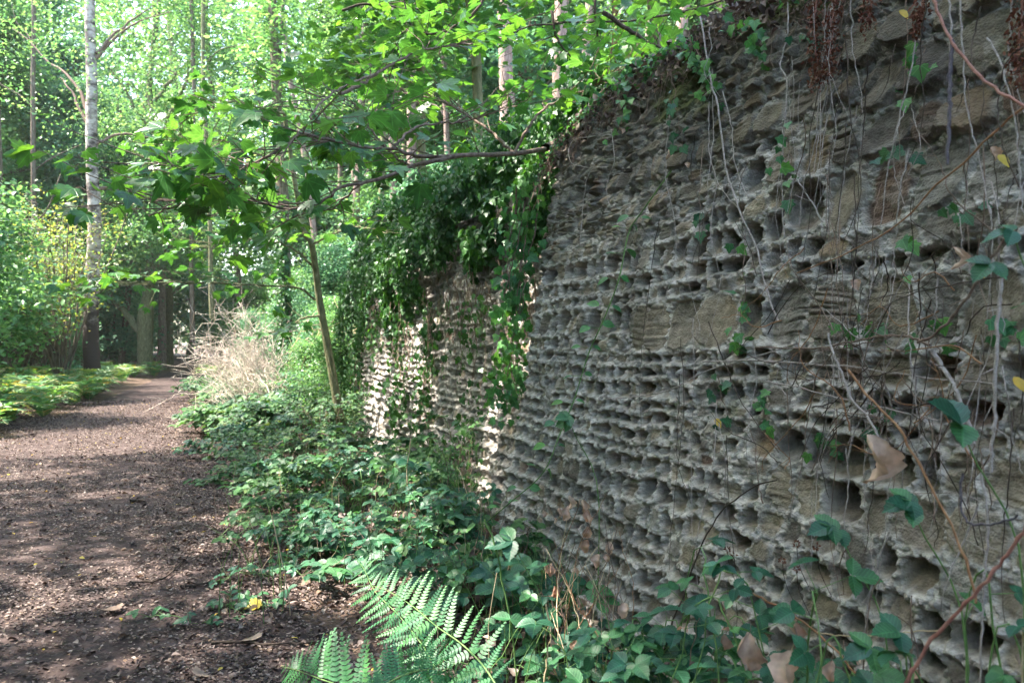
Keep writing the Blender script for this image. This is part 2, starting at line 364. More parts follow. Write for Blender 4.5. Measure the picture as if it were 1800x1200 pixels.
tag(g.build('ground', M['soil']), kind='structure')
yy = np.concatenate([np.linspace(-5, 30, 200), np.linspace(30.3, 66, 110)]); uu = np.linspace(0, 1, 41)
U, Y = np.meshgrid(uu, yy); l = path_l(Y) + .12 * noise(Y * 1.7, 0, 0, 3) + .05 * noise(Y * 6, 0, 0, 4); r = path_r(Y) + .12 * noise(Y * 1.5, 3, 0, 8) + .05 * noise(Y * 6, 0, 0, 14)
X = l + (r - l) * U; Z = hgt(X, Y) + .018 * np.minimum(1, np.minimum(U, 1 - U) * 12) - .006 + .008 * noise(X * 4, Y * 3, 0, 12) * np.minimum(1, np.minimum(U, 1 - U) * 8)
nx = len(uu); i = (np.arange(len(yy) - 1)[:, None] * nx + np.arange(nx - 1)[None, :]).ravel()
g = Geo(); g.add(np.stack([X, Y, Z], -1).reshape(-1, 3), Q=np.stack([i, i + 1, i + nx + 1, i + nx], -1), rnd=.5)
tag(g.build('path', M['path']), kind='structure')

# ------------------------------------------------------------------ the wall
def masonry(sg, zg, xface, seed, ztop, near=True):
    r_ = np.random.default_rng(seed)
    Sg, Zg = np.meshgrid(sg, zg)
    s2 = Sg + .024 * noise(Sg * 7, Zg * 9, 0, seed) + .008 * noise(Sg * 32, Zg * 32, 0, seed + 1)
    z2 = Zg + .017 * noise(Sg * 5, Zg * 5, 3, seed + 2) + .007 * noise(Sg * 30, Zg * 30, 5, seed + 3) + .03 * noise(Sg * .9, Zg * .7, 1, seed + 4)
    zb = [-.35]
    while zb[-1] < 3.4:
        c = zb[-1]
        hh = r_.uniform(.054, .1)
        if 1.56 < c < 1.66: hh = r_.uniform(.14, .16)
        elif c > 1.8: hh = r_.uniform(.07, .14)
        elif c < .9: hh = r_.uniform(.065, .125)
        zb.append(c + hh)
    zb = np.array(zb)
    row = np.clip(np.searchsorted(zb, z2, side='right') - 1, 0, len(zb) - 2)
    zlo = zb[row]; zhi = zb[row + 1]; base_row = row.copy()
    if near:      # tall blocks that fill two courses
        for k in range(0, len(zb) - 3, 2):
            if .95 < zb[k] < 2.7 and r_.random() < .8:
                m = ((base_row == k) | (base_row == k + 1)) & (s2 < r_.uniform(2.1, 3.1) + (.5 if 1.5 < zb[k] < 1.75 else 0))
                row[m] = 200 + k; zlo[m] = zb[k]; zhi[m] = zb[k + 2]
    hh = zhi - zlo
    slo = np.zeros_like(s2); shi = np.zeros_like(s2); cid = np.zeros_like(row)
    for k in np.unique(row):
        m = row == k
        H = zb[k + 1] - zb[k] if k < 200 else (zb[k - 198] - zb[k - 200]) * .9; sb = [sg[0] - .4]
        while sb[-1] < sg[-1] + .4:
            big = 1.25 if sb[-1] < 2.8 and near else 1.0
            sb.append(sb[-1] + big * r_.uniform(.062, .13) * (H / .09) ** .6)
        sb = np.array(sb); v = s2[m]; j = np.clip(np.searchsorted(sb, v, side='right') - 1, 0, len(sb) - 2)
        slo[m] = sb[j]; shi[m] = sb[j + 1]; cid[m] = j
    def rc(q): return _h(row, cid, np.full_like(row, q), seed)
    sc_, zc = (slo + shi) / 2, (zlo + zhi) / 2
    ww = shi - slo; a = (s2 - sc_); b = (z2 - zc); bt = (z2 - zlo) / hh
    rr = .44 * np.minimum(ww, hh)
    qx = np.abs(a) * 1.0 - ww / 2 + rr - .004 * (rc(16) > .5); qy = np.abs(b) - hh / 2 + rr
    d = -(np.hypot(np.maximum(qx, 0), np.maximum(qy, 0)) + np.minimum(np.maximum(qx, qy), 0) - rr)
    d = d + .005 * noise(Sg * 60, Zg * 60, 2, seed + 5)
    flushz = sstep(2.0, 2.35, Zg + .25 * noise(Sg * 1.1, Zg * 1.3, 7, seed + 6)) if near else sstep(2.4, 2.8, Zg)
    cellflush = sstep(2.05, 2.3, zc + .25 * noise(sc_ * 1.1, zc * 1.3, 7, seed + 6))
    pf = .24 + .55 * cellflush + np.where((zc > 1.55) & (zc < 1.85), .2, 0) + (np.where(sc_ < 2.6, .22, 0) if near else 0)
    isf = rc(1) < pf
    mw = .006 + .007 * rc(2)
    inside = sstep(mw * .6, mw + .012, d)
    dep = (.04 + .07 * rc(3)) * np.clip(np.minimum(hh, ww) / .085, .7, 1.2)
    depth_prof = (.2 + 1.0 * sstep(-.05, .75, bt)) * (.75 + .35 * np.clip(d / .03, 0, 1))
    tiltx = (rc(4) - .5) * .5; tiltz = (rc(5) - .3) * .45
    pocket = -dep * inside * depth_prof
    # a second hollow scooped off-centre in many of the stones
    hx = a / (ww * .5) - (rc(12) - .5) * .8; hz = b / (hh * .5) - (rc(13) - .2) * .8
    scoop = np.exp(-(hx ** 2 + hz ** 2) * 2.2) * inside * (rc(14) > .35)
    pocket = pocket - .03 * scoop
    flush = inside * ((rc(6) - .45) * .035 + tiltx * a - tiltz * b) - .014 * scoop * (rc(15) > .5)
    hj = sstep(.022, .008, np.minimum(z2 - zlo, zhi - z2))
    mort = (.002 + .011 * hj * (.5 + 1.0 * noise(Sg * 6, Zg * 6, 3, seed + 21)) + .016 * fbm(Sg * 50, Zg * 55, 4, seed + 7) + .008 * np.abs(noise(Sg * 70, Zg * 80, 4, seed + 27)) + .013 * noise(Sg * 17, Zg * 24, 1, seed + 8)) * (1 - inside * .85)
    mort = mort - .03 * flushz * (1 - inside)
    strata = (.0055 * (rc(17) > .45) * noise(Sg * 7 + 2 * rc(8), (Zg + .25 * (rc(9) - .5) * Sg) * 95, 2, seed + 9) + .007 * fbm(Sg * 14, Zg * 18, 8, seed + 10, 2)) * inside
    o = np.where(isf, flush, pocket) + mort + strata
    # plates whose lower edge stands proud, as bedding wears
    saw = sstep(2.1, 2.5, Zg) * .035 + (sstep(1.1, .3, Zg) * sstep(3.6, 2.6, Sg) * .028 if near else 0)
    o = o + saw * (.5 - bt) * inside * (.4 + rc(11))
    o = o + .035 * fbm(Sg * 1.6, Zg * 1.8, 9, seed + 11, 2) + (.018 if near else .034) * fbm(Sg * 6, Zg * 6, 2, seed + 12, 2)
    lay = np.abs(noise(Sg * 5, Zg * 46 + 2 * noise(Sg * 3, Zg * 3, 0, seed + 22), 6, seed + 23))
    o = o + (.01 - .026 * sstep(.0, .3, .3 - lay)) * (.0 + 1.0 * np.maximum(sstep(2.0, 2.4, Zg), sstep(3.0, 2.0, Sg))) * sstep(-.1, .5, noise(Sg * 2.2, Zg * 3, 1, seed + 24)) * (.35 + .65 * inside)
    o = o + .002 * fbm(Sg * 75, Zg * 90, 3, seed + 28, 2) * inside + .009 * noise(Sg * 90, Zg * 90, 1, seed + 13) * (1 - inside)
    # missing stones: deep dark holes
    o = o - np.where((rc(7) > .965) & ~isf, .075 * inside, 0)
    # stone, mortar and moss colours
    pal = np.array([[.225, .203, .175], [.27, .24, .198], [.205, .198, .19], [.26, .232, .192], [.215, .192, .172], [.15, .138, .13], [.27, .212, .158], [.19, .14, .122]])
    cum = np.array([.24, .44, .58, .72, .84, .93, .975, 1.01])
    st = pal[np.searchsorted(cum, rc(10))] * np.array([.98, .93, .87])
    st = st * (1 + .22 * noise(Sg * 6, Zg * 40, 3, seed + 14))[..., None]
    mo = np.array([.44, .41, .385]) * (1 + .2 * noise(Sg * 30, Zg * 30, 6, seed + 15) - .3 * sstep(.35, .7, noise(Sg * 75, Zg * 75, 6, seed + 35)))[..., None]
    mm = (inside * (1 - .25 * (noise(Sg * 20, Zg * 20, 2, seed + 18) > .35)))[..., None]
    col = mo * (1 - mm) + st * mm
    top_dark = sstep(2.0, 2.6, Zg + .35 * fbm(Sg * .8, Zg, 2, seed + 16)) * .4 if near else sstep(1.6, 2.6, Zg) * .3  # darkens the wall towards its top
    col = col * (1 - top_dark)[..., None] * np.array([1, .99, .97])
    moss = sstep(.28, .6, fbm(Sg * 2.6, Zg * 2.6, 4, seed + 17) + .55 * sstep(2.35, 3.0, Zg) - .25 + .25 * sstep(.5, 0, Zg))
    col = col * (1 - .75 * moss)[..., None] + np.array([.09, .105, .03]) * (.75 * moss)[..., None]
    col = np.concatenate([np.clip(col, .01, 1), np.ones(col.shape[:2] + (1,))], -1)
    X = xface(Sg, Zg) - o
    # fold the coping back over the top
    zt = ztop(Sg); over = np.maximum(0, Zg - zt)
    X = X + over * 1.0 + .02 * (over > 0) * noise(Sg * 9, Zg * 9, 0, 3)
    Z = np.where(over > 0, zt + .12 * (1 - np.exp(-over * 3)) + .02 * noise(Sg * 8, Zg * 12, 0, 4), Zg)
    return Sg, X, Z, col
def wall_part(name, sg, zg, xface, seed, ztop, near, parent):
    Sg, X, Z, col = masonry(sg, zg, xface, seed, ztop, near)
    n0 = Sg.shape[1]
    # return faces so that the bay is a solid lump of masonry
    V = np.stack([X, Sg, Z], -1)
    endx = np.linspace(0, 1, 6)[1:]
    def side(j):
        base = V[:, j]; out = []
        for u in endx:
            q = base.copy(); q[:, 0] = np.maximum(base[:, 0], base[:, 0] * (1 - u) + (np.max(base[:, 0]) + .25) * u) ; q[:, 1] += .02 * noise(q[:, 0] * 9, q[:, 2] * 9, 0, 6); out.append(q)
        return np.stack(out, 1)
    A = side(0)[:, ::-1]; B = side(-1)
    V = np.concatenate([A, V, B], 1); col = np.concatenate([np.repeat(col[:, :1], 5, 1), col, np.repeat(col[:, -1:], 5, 1)], 1)
    nx = V.shape[1]; i = (np.arange(V.shape[0] - 1)[:, None] * nx + np.arange(nx - 1)[None, :]).ravel()
    g = Geo(); g.add(V.reshape(-1, 3), Q=np.stack([i, i + nx, i + nx + 1, i + 1], -1), rnd=.5)
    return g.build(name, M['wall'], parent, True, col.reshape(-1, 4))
wall = thing('stone_wall', 'long old honeycomb-weathered stone wall leaning back beside the path', 'wall', (2.1, 5, 0))
def graded(a, b, f):
    o = [a]
    while o[-1] < b: o.append(o[-1] + f(o[-1]))
    return np.array(o)
sg = np.concatenate([np.arange(-3, 1.1, .02), graded(1.1, 5.08, lambda s: .0036 + .0011 * (s - 1.1))])
zg = np.concatenate([np.arange(-.2, 3.1, .0046), np.arange(3.1, 3.9, .02)])
def topz(s): return 3.1 - .2 * sstep(4.0, 5.1, s) + .07 * noise(s * 1.3, 0, 0, 2) + .03 * noise(s * 5, 0, 0, 3)
def corner(s): return .16 * sstep(4.85, 5.1, s) ** 2
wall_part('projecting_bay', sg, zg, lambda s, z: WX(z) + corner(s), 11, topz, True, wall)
sg = np.concatenate([graded(4.7, 12.8, lambda s: .0075 + .0014 * (s - 4.7))]); zg2 = np.concatenate([np.arange(-.2, 3.1, .0075), np.arange(3.1, 3.9, .03)])
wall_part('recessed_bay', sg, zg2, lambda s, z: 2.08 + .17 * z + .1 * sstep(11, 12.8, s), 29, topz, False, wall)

# ------------------------------------------------------------------ plant builders
def rdir(n, flat=1.0):
    v = rng.normal(0, 1, (n, 3)); v[:, 2] *= flat; return nrm(v)
def leaf_normals(n, up=1.0, spread=.5): return nrm(np.array([0, 0, up]) + rng.normal(0, spread, (n, 3)))

def tree_geo(H, r0, cb, spread, nl, leaf_n, ls, T=L_OVATE, top=1.0, droop=0.0, lean=(0, 0), wob=.25, sig=.4, up=.5, sides=9, flat=.55, nsub=4):
    wd, lf = Geo(), Geo()
    n = 12; u = np.linspace(0, 1, n)
    tr = np.column_stack([lean[0] * u * H + wob * np.cumsum(rng.normal(0, .35, n)) * (u > 0), lean[1] * u * H + wob * np.cumsum(rng.normal(0, .35, n)) * (u > 0), u * H])
    tr = curve(tr, 26); ut = np.linspace(0, 1, 26)
    rad = r0 * (1 - .8 * ut) + r0 * .45 * np.exp(-ut * H / .5)
    wd.tube(tr, rad, sides=sides, rough=.05)
    anchors = []
    for i in range(nl):
        f = cb + (.97 - cb) * (i + rng.random()) / nl
        k = f * 25; p0 = tr[int(k)] * (1 - k % 1) + tr[min(25, int(k) + 1)] * (k % 1)
        az = i * 2.4 + rng.normal(0, .4); e = up + rng.normal(0, .2)
        q = (f - cb) / (1 - cb); Ls = spread * (.55 + .6 * sin(pi * min(1, q * .85 + .15))) * rng.uniform(.75, 1.15) * (1 - .45 * q * (2 - top))
        d = np.array([cos(az) * cos(e), sin(az) * cos(e), sin(e)])
        m = 6; pts = [p0]
        for j in range(m):
            d = nrm(d + rng.normal(0, .16, 3) + np.array([0, 0, .05 - droop])); pts.append(pts[-1] + d * Ls / m)
        pts = np.array(pts); rl = r0 * .38 * (1 - .6 * f) + .008
        wd.tube(pts, rl, rl * .2, sides=5, rough=.05)
        for j in range(nsub):
            v = rng.uniform(.3, .95) * m; a = pts[int(v)]
            d2 = nrm(d * .6 + rdir(1, .5)[0] + np.array([0, 0, .1 - droop])); L2 = Ls * rng.uniform(.25, .5)
            b = a + d2 * L2 * .5 + rng.normal(0, .05, 3); c = b + nrm(d2 + rdir(1, .4)[0] * .5) * L2 * .5
            wd.tube([a, b, c], rl * .35, .004, sides=3)
            anchors += [a * .4 + b * .6, b, (b + c) / 2, c]
        anchors += [pts[-1], pts[-2], pts[-3]]
    an = np.array(anchors); idx = rng.integers(0, len(an), leaf_n)
    # clumps: some tips carry far more leaves than others
    wgt = rng.random(len(an)) ** 1.5 + .08; idx = rng.choice(len(an), leaf_n, p=wgt / wgt.sum())
    pos = an[idx] + rng.normal(0, 1, (leaf_n, 3)) * np.array([sig, sig, sig * flat])
    dd = rdir(leaf_n, .4); dd[:, 2] -= .25
    lf.scatter(T, pos, dd, leaf_normals(leaf_n, 1, .55), ls * rng.uniform(.65, 1.25, leaf_n), rnd=np.clip(_h(idx, idx, idx, 3) * .6 + rng.random(leaf_n) * .4, 0, 1))
    return wd, lf
def make_tree(name, label, cat, loc, bark, leaf, group=None, **k):
    t = thing(name, label, cat, (0, 0, 0), group)
    wd, lf = tree_geo(**k)
    wd.build('trunk', M[bark], t); lf.build('crown', M[leaf], t)
    t.location = tuple(float(v) for v in loc)
    return t
def gz(x, y): return float(hgt(np.array(x), np.array(y)))
def ground_at(px, t, yoff=-.1):
    d = ray(px, 600); x, y = d[0] * t, d[1] * t
    return (x, y, gz(x, y) + yoff)

# ------------------------------------------------------------------ unseen crowns overhead, shaped to shade the scene, gaps cut along the sun's rays
lit = [  # (centre, radius) of places the sun reaches in the photograph
    (P(838, 640, 6.6), .18), (P(825, 800, 6.6), .2), (P(800, 900, 6.6), .2), (P(680, 560, 9.5), .2),
    (P(540, 190, 4.4), .5), (P(420, 300, 4.6), .35), (P(650, 220, 4.6), .35), (P(800, 200, 5.6), .6), (P(1000, 190, 5.4), .5), (P(1080, 140, 5.4), .4),
    (P(470, 350, 4.6), .3), (P(600, 340, 4.6), .25), (P(850, 330, 5.6), .3), 
    (P(250, 745, 15.5), 2.0), (P(170, 790, 12.5), 1.2), (P(330, 690, 22), 2.5), (P(30, 1090, 4.6), .28), (P(200, 870, 8.3), .35), (P(60, 840, 9.5), .6),
    (P(540, 1050, 5.0), .3), (P(620, 900, 6.2), .45), (P(540, 820, 8), .6), (P(700, 830, 6.8), .35), (P(420, 740, 13), 1.4), (P(480, 1060, 4.9), .22),
    (P(750, 1060, 3.6), .25), (P(690, 1100, 3.4), .2), (P(250, 510, 7.6), .5), (P(400, 480, 8), .5), (P(450, 600, 13.5), 1.8), (P(90, 700, 17), 3),
    (P(160, 300, 26), 4), (P(350, 250, 4.6), .3), (P(480, 290, 4.3), .35), (P(300, 380, 5), .35), (P(740, 1070, 2.95), .32), (P(840, 1140, 2.65), .25), (P(650, 1030, 3.3), .25), (P(300, 300, 8.6), 1.0), (P(420, 220, 9), 1.0), (P(600, 420, 9.8), .5), (P(760, 130, 6.2), .7), (P(900, 120, 6), .5), (P(560, 620, 10.5), .8), (P(400, 900, 7), .3)]
zc_ = rng.uniform(9, 13.5, 240)
cl = np.column_stack([rng.uniform(-15, 1.5, 240), rng.uniform(-6, 16, 240), zc_])
keep = []
for c in cl:      # a little open sky between crowns
    keep.append(noise(c[0] * .25, c[1] * .25, 0, 77) > -.55)
cl = cl[np.array(keep)]
def shade_canopy(N, seed):
    r_ = np.random.default_rng(seed); ix = r_.integers(0, len(cl), N)
    pos = cl[ix] + r_.normal(0, 1, (N, 3)) * np.array([.85, .85, .35])
    ok = np.ones(N, bool)
    for T, rad in lit:
        v = pos - T; al = v @ S; dist = np.linalg.norm(v - al[:, None] * S, axis=1)
        ok &= ~((dist < rad * (1 + .35 * noise(pos[:, 0] * 1.5, pos[:, 1] * 1.5, 0, 5))) & (al > 0))
    return pos[ok]
cpos = shade_canopy(50000, 4)
# extra unseen leaves added up the sun's rays to shade the near bay
r9 = np.random.default_rng(90); n9 = 4300; z9 = r9.uniform(.2, 3.1, n9); T9 = np.column_stack([WX(z9), r9.uniform(.8, 5.0, n9), z9]); q9 = T9 + S * ((r9.uniform(9.5, 13, n9) - z9) / S[2])[:, None]
for T_, rad_ in lit:
    v_ = q9 - T_; al_ = v_ @ S; q9 = q9[np.linalg.norm(v_ - al_[:, None] * S, axis=1) > rad_]
cpos = np.concatenate([cpos, q9[noise(q9[:, 0] * 1.1, q9[:, 1] * 1.1, q9[:, 2], 6) > -.55]])
T9 = np.column_stack([r9.uniform(-3.6, .9, 4200), r9.uniform(3.0, 12.5, 4200), np.zeros(4200)]); q9 = T9 + S * (r9.uniform(9.5, 13, 4200) / S[2])[:, None]  # more unseen leaves, added to shade the path
for T_, rad_ in lit:
    v_ = q9 - T_; al_ = v_ @ S; q9 = q9[np.linalg.norm(v_ - al_[:, None] * S, axis=1) > rad_ * .85]
cpos = np.concatenate([cpos, q9[noise(q9[:, 0] * .8, q9[:, 1] * .8, q9[:, 2] * .5, 7) > -.35]])
z9 = r9.uniform(.2, 2.6, 1500); T9 = np.column_stack([WX(z9), r9.uniform(3.6, 4.95, 1500), z9]); cpos = np.concatenate([cpos, T9 + S * ((r9.uniform(9.5, 13, 1500) - z9) / S[2])[:, None]])  # last unseen batch, added to shade the corner end of the near bay
own = np.array([[-10.0, 1.0], [-11.5, 11.5], [-10.0, -6.0], [-14.5, 6.0]])
near_t = np.argmin(((cpos[:, None, :2] - own[None]) ** 2).sum(-1), 1)
for k, (x, y) in enumerate(own):
    lab = ['tall beech standing left of the path just outside the view', 'tall beech left of the path beside the fern bank, out of view',
           'tall beech behind the viewer on the left of the path', 'tall beech well back from the path on the left, out of view'][k]
    t = thing('beech_tree', lab, 'tree', (x, y, gz(x, y) - .1), 'tall beeches arching over the path')
    q = cpos[near_t == k]; n = len(q)
    g = Geo(); g.tube(curve([[x, y, -.3], [x + .1, y, 5], [x - .1, y + .2, 10], [x, y, 15]], 14), .34, .1, sides=12, rough=.03)
    cc = cl[np.argmin(((cl[:, None, :2] - own[None]) ** 2).sum(-1), 1) == k]
    for c in cc[::2]:
        h0 = max(5.5, c[2] - 3 - .25 * np.hypot(c[0] - x, c[1] - y)); a = np.array([x, y, h0])
        g.tube(curve([a, a * .5 + c * .5 + [0, 0, .7], c], 6), .04, .008, sides=5)
    g.build('trunk', M['bark'], t)
    d = rdir(n, .3)
    Geo().scatter(L_SIMPLE, q, d, leaf_normals(n, 1, .4), rng.uniform(.16, .3, n)).build('crown', M['canopy'], t)

# ------------------------------------------------------------------ the forest
B = random.Random(5)
# birch on the left
bx, by, bz = ground_at(162, 25)
t = thing('birch_tree', 'tall white-barked birch with a dark rugged foot left of the path', 'tree', (bx, by, bz))
g = Geo(); pts = curve([P(165, 700, 25), P(160, 600, 25), P(163, 480, 25), P(166, 380, 25), P(161, 270, 25), P(161, 150, 25), P(158, 0, 25), P(163, -200, 25), P(150, -420, 25)], 60)
pts += rng.normal(0, .008, pts.shape); u = np.linspace(0, 1, 60)
g.tube(pts, .235 - .12 * u + .22 * np.exp(-u * 30), sides=14, rough=.035)
g.build('trunk', M['birch'], t); g = Geo()
for a in ([(160, 215), (140, 160), (110, 125), (80, 105), (50, 70), (20, 50)], [(168, 105), (195, 75), (225, 50), (250, 35), (300, 20)], [(170, 95), (200, 60), (240, 30), (270, 10)],
          [(170, 255), (190, 243), (215, 235), (250, 240), (290, 240)], [(168, 335), (190, 328), (215, 335), (240, 345)], [(155, 225), (128, 165), (105, 135)], [(160, -60), (120, -120), (60, -160)], [(162, -90), (220, -150), (300, -180)]):
    p = curve([P(x, y, 25 + .25 * i) for i, (x, y) in enumerate(a)], 12, .015); g.tube(p, .06, .012, sides=6, rough=.05)
g.build('limbs', M['twig'], t)
g = Geo(); N = 9000
az = rng.uniform(0, 2 * pi, N); zz = rng.uniform(7.5, 19, N); rr = rng.uniform(.4, 3.4, N) ** 1
q = np.column_stack([bx + np.cos(az) * rr, by + np.sin(az) * rr + .6, zz]); q = q[noise(q[:, 0] * .9, q[:, 1] * .9, q[:, 2] * .7, 4) > .12]
g.scatter(L_OVATE, q, rdir(len(q), .5) - [0, 0, .5], leaf_normals(len(q)), rng.uniform(.06, .12, len(q))); g.build('crown', M['crown'], t)

# oak beside the path, and the leaning tree beyond it
ox, oy, oz = ground_at(257, 37)
t = thing('oak_tree', 'thick oak trunk forking low where the path narrows, lit on its left side', 'tree', (ox, oy, oz))
g = Geo(); D = 37
g.tube(curve([P(257, 675, D), P(256, 640, D), P(255, 600, D), P(256, 555, D), P(262, 520, D)], 20), [.54, .44, .38, .36, .35] + [.34] * 5 + [.35] * 5 + [.33, .3, .26, .23, .2], sides=14, rough=.03)
for r0, a in ((.26, [(258, 545), (262, 500), (262, 440), (255, 380), (262, 320), (270, 240), (262, 150), (270, 40), (265, -60)]), (.2, [(252, 590), (235, 570), (215, 545), (198, 525), (190, 500), (200, 450)]),
              (.17, [(262, 500), (280, 450), (310, 420), (340, 400), (370, 380)]), (.13, [(262, 430), (290, 380), (300, 330), (330, 290), (345, 250)]), (.13, [(258, 400), (235, 370), (215, 340), (200, 300)]),
              (.12, [(268, 230), (240, 195), (215, 150), (190, 120)]), (.12, [(268, 250), (300, 200), (330, 130), (325, 80)]), (.09, [(215, 205), (205, 180), (215, 160)]), (.1, [(270, 180), (310, 130), (350, 90)])):
    g.tube(curve([P(x, y, D + .3 * i * (1 if r0 > .15 else -1)) for i, (x, y) in enumerate(a)], 16, .03), r0, r0 * .3, sides=8, rough=.05)
g.build('trunk', M['bark_green'], t)
g = Geo(); N = 40000
cs = np.array([P(B.uniform(175, 480), B.uniform(-180, 470), D + B.uniform(-4, 4)) for _ in range(120)]); ix = rng.integers(0, 120, N)
q = cs[ix] + rng.normal(0, 1, (N, 3)) * [.7, .7, .35]
g.scatter(L_OVATE, q, rdir(N, .4) - [0, 0, .2], leaf_normals(N), rng.uniform(.1, .2, N)); g.build('crown', M['crown'], t)
t = make_tree('leaning_tree', 'slim pale trunk leaning beside the path beyond the oak', 'tree', ground_at(283, 44), 'bark_pine', 'crown', H=15, r0=.24, cb=.3, spread=3.5, nl=16, leaf_n=9000, ls=.2, lean=(.05, 0))

# generic trees for the background, copied with their parts
protos = []
def dummy(name, cat, bark, leaf, **k):
    t = make_tree(name, None, cat, (0, 0, 0), bark, leaf, **k); t['used'] = 0; protos.append(t); return t
dec = [dummy('broadleaf_tree', 'tree', 'bark', ['crown', 'crown_blue', 'crown', 'crown_blue'][i], H=15 + i, r0=.22, cb=.12, spread=3.8, nl=26, leaf_n=24000, ls=.21, wob=.3, sig=.5, nsub=5) for i in range(4)]
pin = [dummy('pine_tree', 'tree', 'bark_pine', 'crown_pine', H=19, r0=.2, cb=.5, spread=2.2, nl=22, leaf_n=7000, ls=.26, wob=.08, up=.1, sig=.4, T=L_SIMPLE) for i in range(2)]
shr = [dummy('understorey_shrub', 'shrub', 'bark', ['crown', 'crown_blue'][i], H=4.2, r0=.05, cb=.06, spread=1.9, nl=20, leaf_n=9000, ls=.12, wob=.15, sig=.35, up=.7) for i in range(2)]
def place(pr, loc, rz, s, label, group):
    if not pr['used']:
        pr['used'] = 1; pr.location = loc; pr.rotation_euler = (0, 0, rz); pr.scale = (s, s, s); tag(pr, label, None, group); return pr
    return dup(pr, loc, rz, s, label, group)
def scat(n, x0, x1, y0, y1, f, gap, seed, avoid=()):
    R = random.Random(seed); o = []; k = 0
    while len(o) < n and k < 6000:
        k += 1; x, y = R.uniform(x0, x1), R.uniform(y0, y1)
        if f(x, y) and all((x - a) ** 2 + (y - b) ** 2 > gap * gap for a, b in o): o.append((x, y))
    return o
def offpath(x, y, m=1.5): return x < path_l(y) - m or x > path_r(y) + m
def lbl(kind, x, y, i): return None
GT = 'broadleaf trees of the wood beyond the path'
for i, (x, y) in enumerate(scat(20, -32, -5, 26, 62, lambda x, y: offpath(x, y, 3) and not (x > -9.5 and y < 38) and (x + 3.3) ** 2 + (y - 28) ** 2 > 9 and x / y > -.75, 3.6, 3)):
    place(dec[i % 4], (x, y, gz(x, y) - .15), i * 1.3, B.uniform(.85, 1.25), 'broadleaf tree in the wood left of the path behind the birch', 'broadleaf trees left of the path')
for i, (x, y) in enumerate(scat(24, -14, 18, 46, 74, lambda x, y: offpath(x, y, 2.0), 3.2, 4)):
    place(dec[(i + 1) % 4], (x, y, gz(x, y) - .15), i * 1.7, B.uniform(.9, 1.3), 'broadleaf tree closing the view at the far end of the path', 'broadleaf trees at the far end of the path')
for i, (x, y) in enumerate(scat(20, 5, 42, 22, 60, lambda x, y: x > .1 * y + 3 and x / y < 1.0, 4.2, 8)):
    place(dec[(i + 2) % 4], (x, y, gz(x, y) - .15), i * 1.1, B.uniform(.8, 1.15), 'broadleaf tree in the wood behind the stone wall', 'broadleaf trees behind the wall')
for i, (x, y) in enumerate(scat(18, 3, 30, 16, 48, lambda x, y: x > .1 * y + 2.5 and x / y < 1.0, 2.6, 12)):
    place(pin[i % 2], (x, y, gz(x, y) - .15), i * 2.1, B.uniform(.85, 1.2), 'straight bare-stemmed pine in the wood behind the stone wall', 'pines behind the wall')
for i, (x, y) in enumerate(scat(26, -26, -4, 18, 58, lambda x, y: offpath(x, y, 1.6) and x / y > -.75 and (x + 3.3) ** 2 + (y - 28) ** 2 > 5, 2.3, 15)):
    place(shr[i % 2], (x, y, gz(x, y) - .1), i * 1.9, B.uniform(.7, 1.3), 'leafy understorey shrub among the trees left of the path', 'understorey shrubs left of the path')
for i, (x, y) in enumerate(scat(20, -5, 20, 44, 70, lambda x, y: offpath(x, y, 1.0), 2.0, 16)):
    place(shr[i % 2], (x, y, gz(x, y) - .1), i * 1.9, B.uniform(.8, 1.5), 'leafy shrub massed at the far bend of the path', 'shrubs at the far bend of the path')
for i, (x, y) in enumerate(scat(16, .9, 7, 15.5, 44, lambda x, y: x > path_r(y) + 1.3, 2.1, 17)):
    place(shr[i % 2], (x, y, gz(x, y) - .1), i * 1.9, B.uniform(.5, .85), 'leafy shrub on the bank right of the path beyond the wall', 'shrubs on the bank beyond the wall')
for i, (x, y) in enumerate(scat(16, 5, 26, 9, 36, lambda x, y: x / y < 1.0 and x / y > .25, 2.6, 18)):
    place(shr[i % 2], (x, y, gz(x, y) - .1), i * 1.9, B.uniform(.6, 1.0), 'leafy shrub growing on the higher ground behind the wall', 'shrubs behind the wall')
for i, (x, y) in enumerate(scat(20, -28, -14, -14, 22, lambda x, y: x / max(y, .1) < -.85 or y < 1, 3.2, 44) + scat(5, -5, 9, -22, -13, lambda x, y: True, 3.2, 45)):
    place(dec[i % 4], (x, y, gz(x, y) - .15), i * 1.7, B.uniform(.75, 1.0), 'broadleaf tree of the surrounding wood, outside the view', 'trees of the surrounding wood')
for i, (x, y) in enumerate(scat(30, -9, -4.6, -8, 12, lambda x, y: x / max(y, .1) < -.8 or y < 1, 1.6, 46) + scat(6, -4, 6, -11, -7, lambda x, y: True, 1.6, 47)):
    place(shr[i % 2], (x, y, gz(x, y) - .1), i * 1.9, B.uniform(.7, 1.1), 'leafy shrub screening the path, outside the view', 'shrubs outside the view')
# the wood further off reads as one mass
g = Geo(); N = 210000
an = rng.uniform(-1.2, 1.35, N); R_ = rng.uniform(66, 92, N); zz = rng.uniform(0, 1, N) ** .85 * 44
q = np.column_stack([np.sin(an + .1) * R_, np.cos(an + .1) * R_, zz + .8]); q = q[noise(q[:, 0] * .16, q[:, 1] * .16, q[:, 2] * .2, 4) + .35 * noise(q[:, 0] * .5, q[:, 1] * .5, q[:, 2] * .5, 14) > -.62 + .006 * q[:, 2]]
g.scatter(L_SIMPLE, q, rdir(len(q), .4), leaf_normals(len(q), 1, .7), rng.uniform(.5, 1.1, len(q)))
tag(g.build('distant_woodland', M['crown']), kind='stuff')

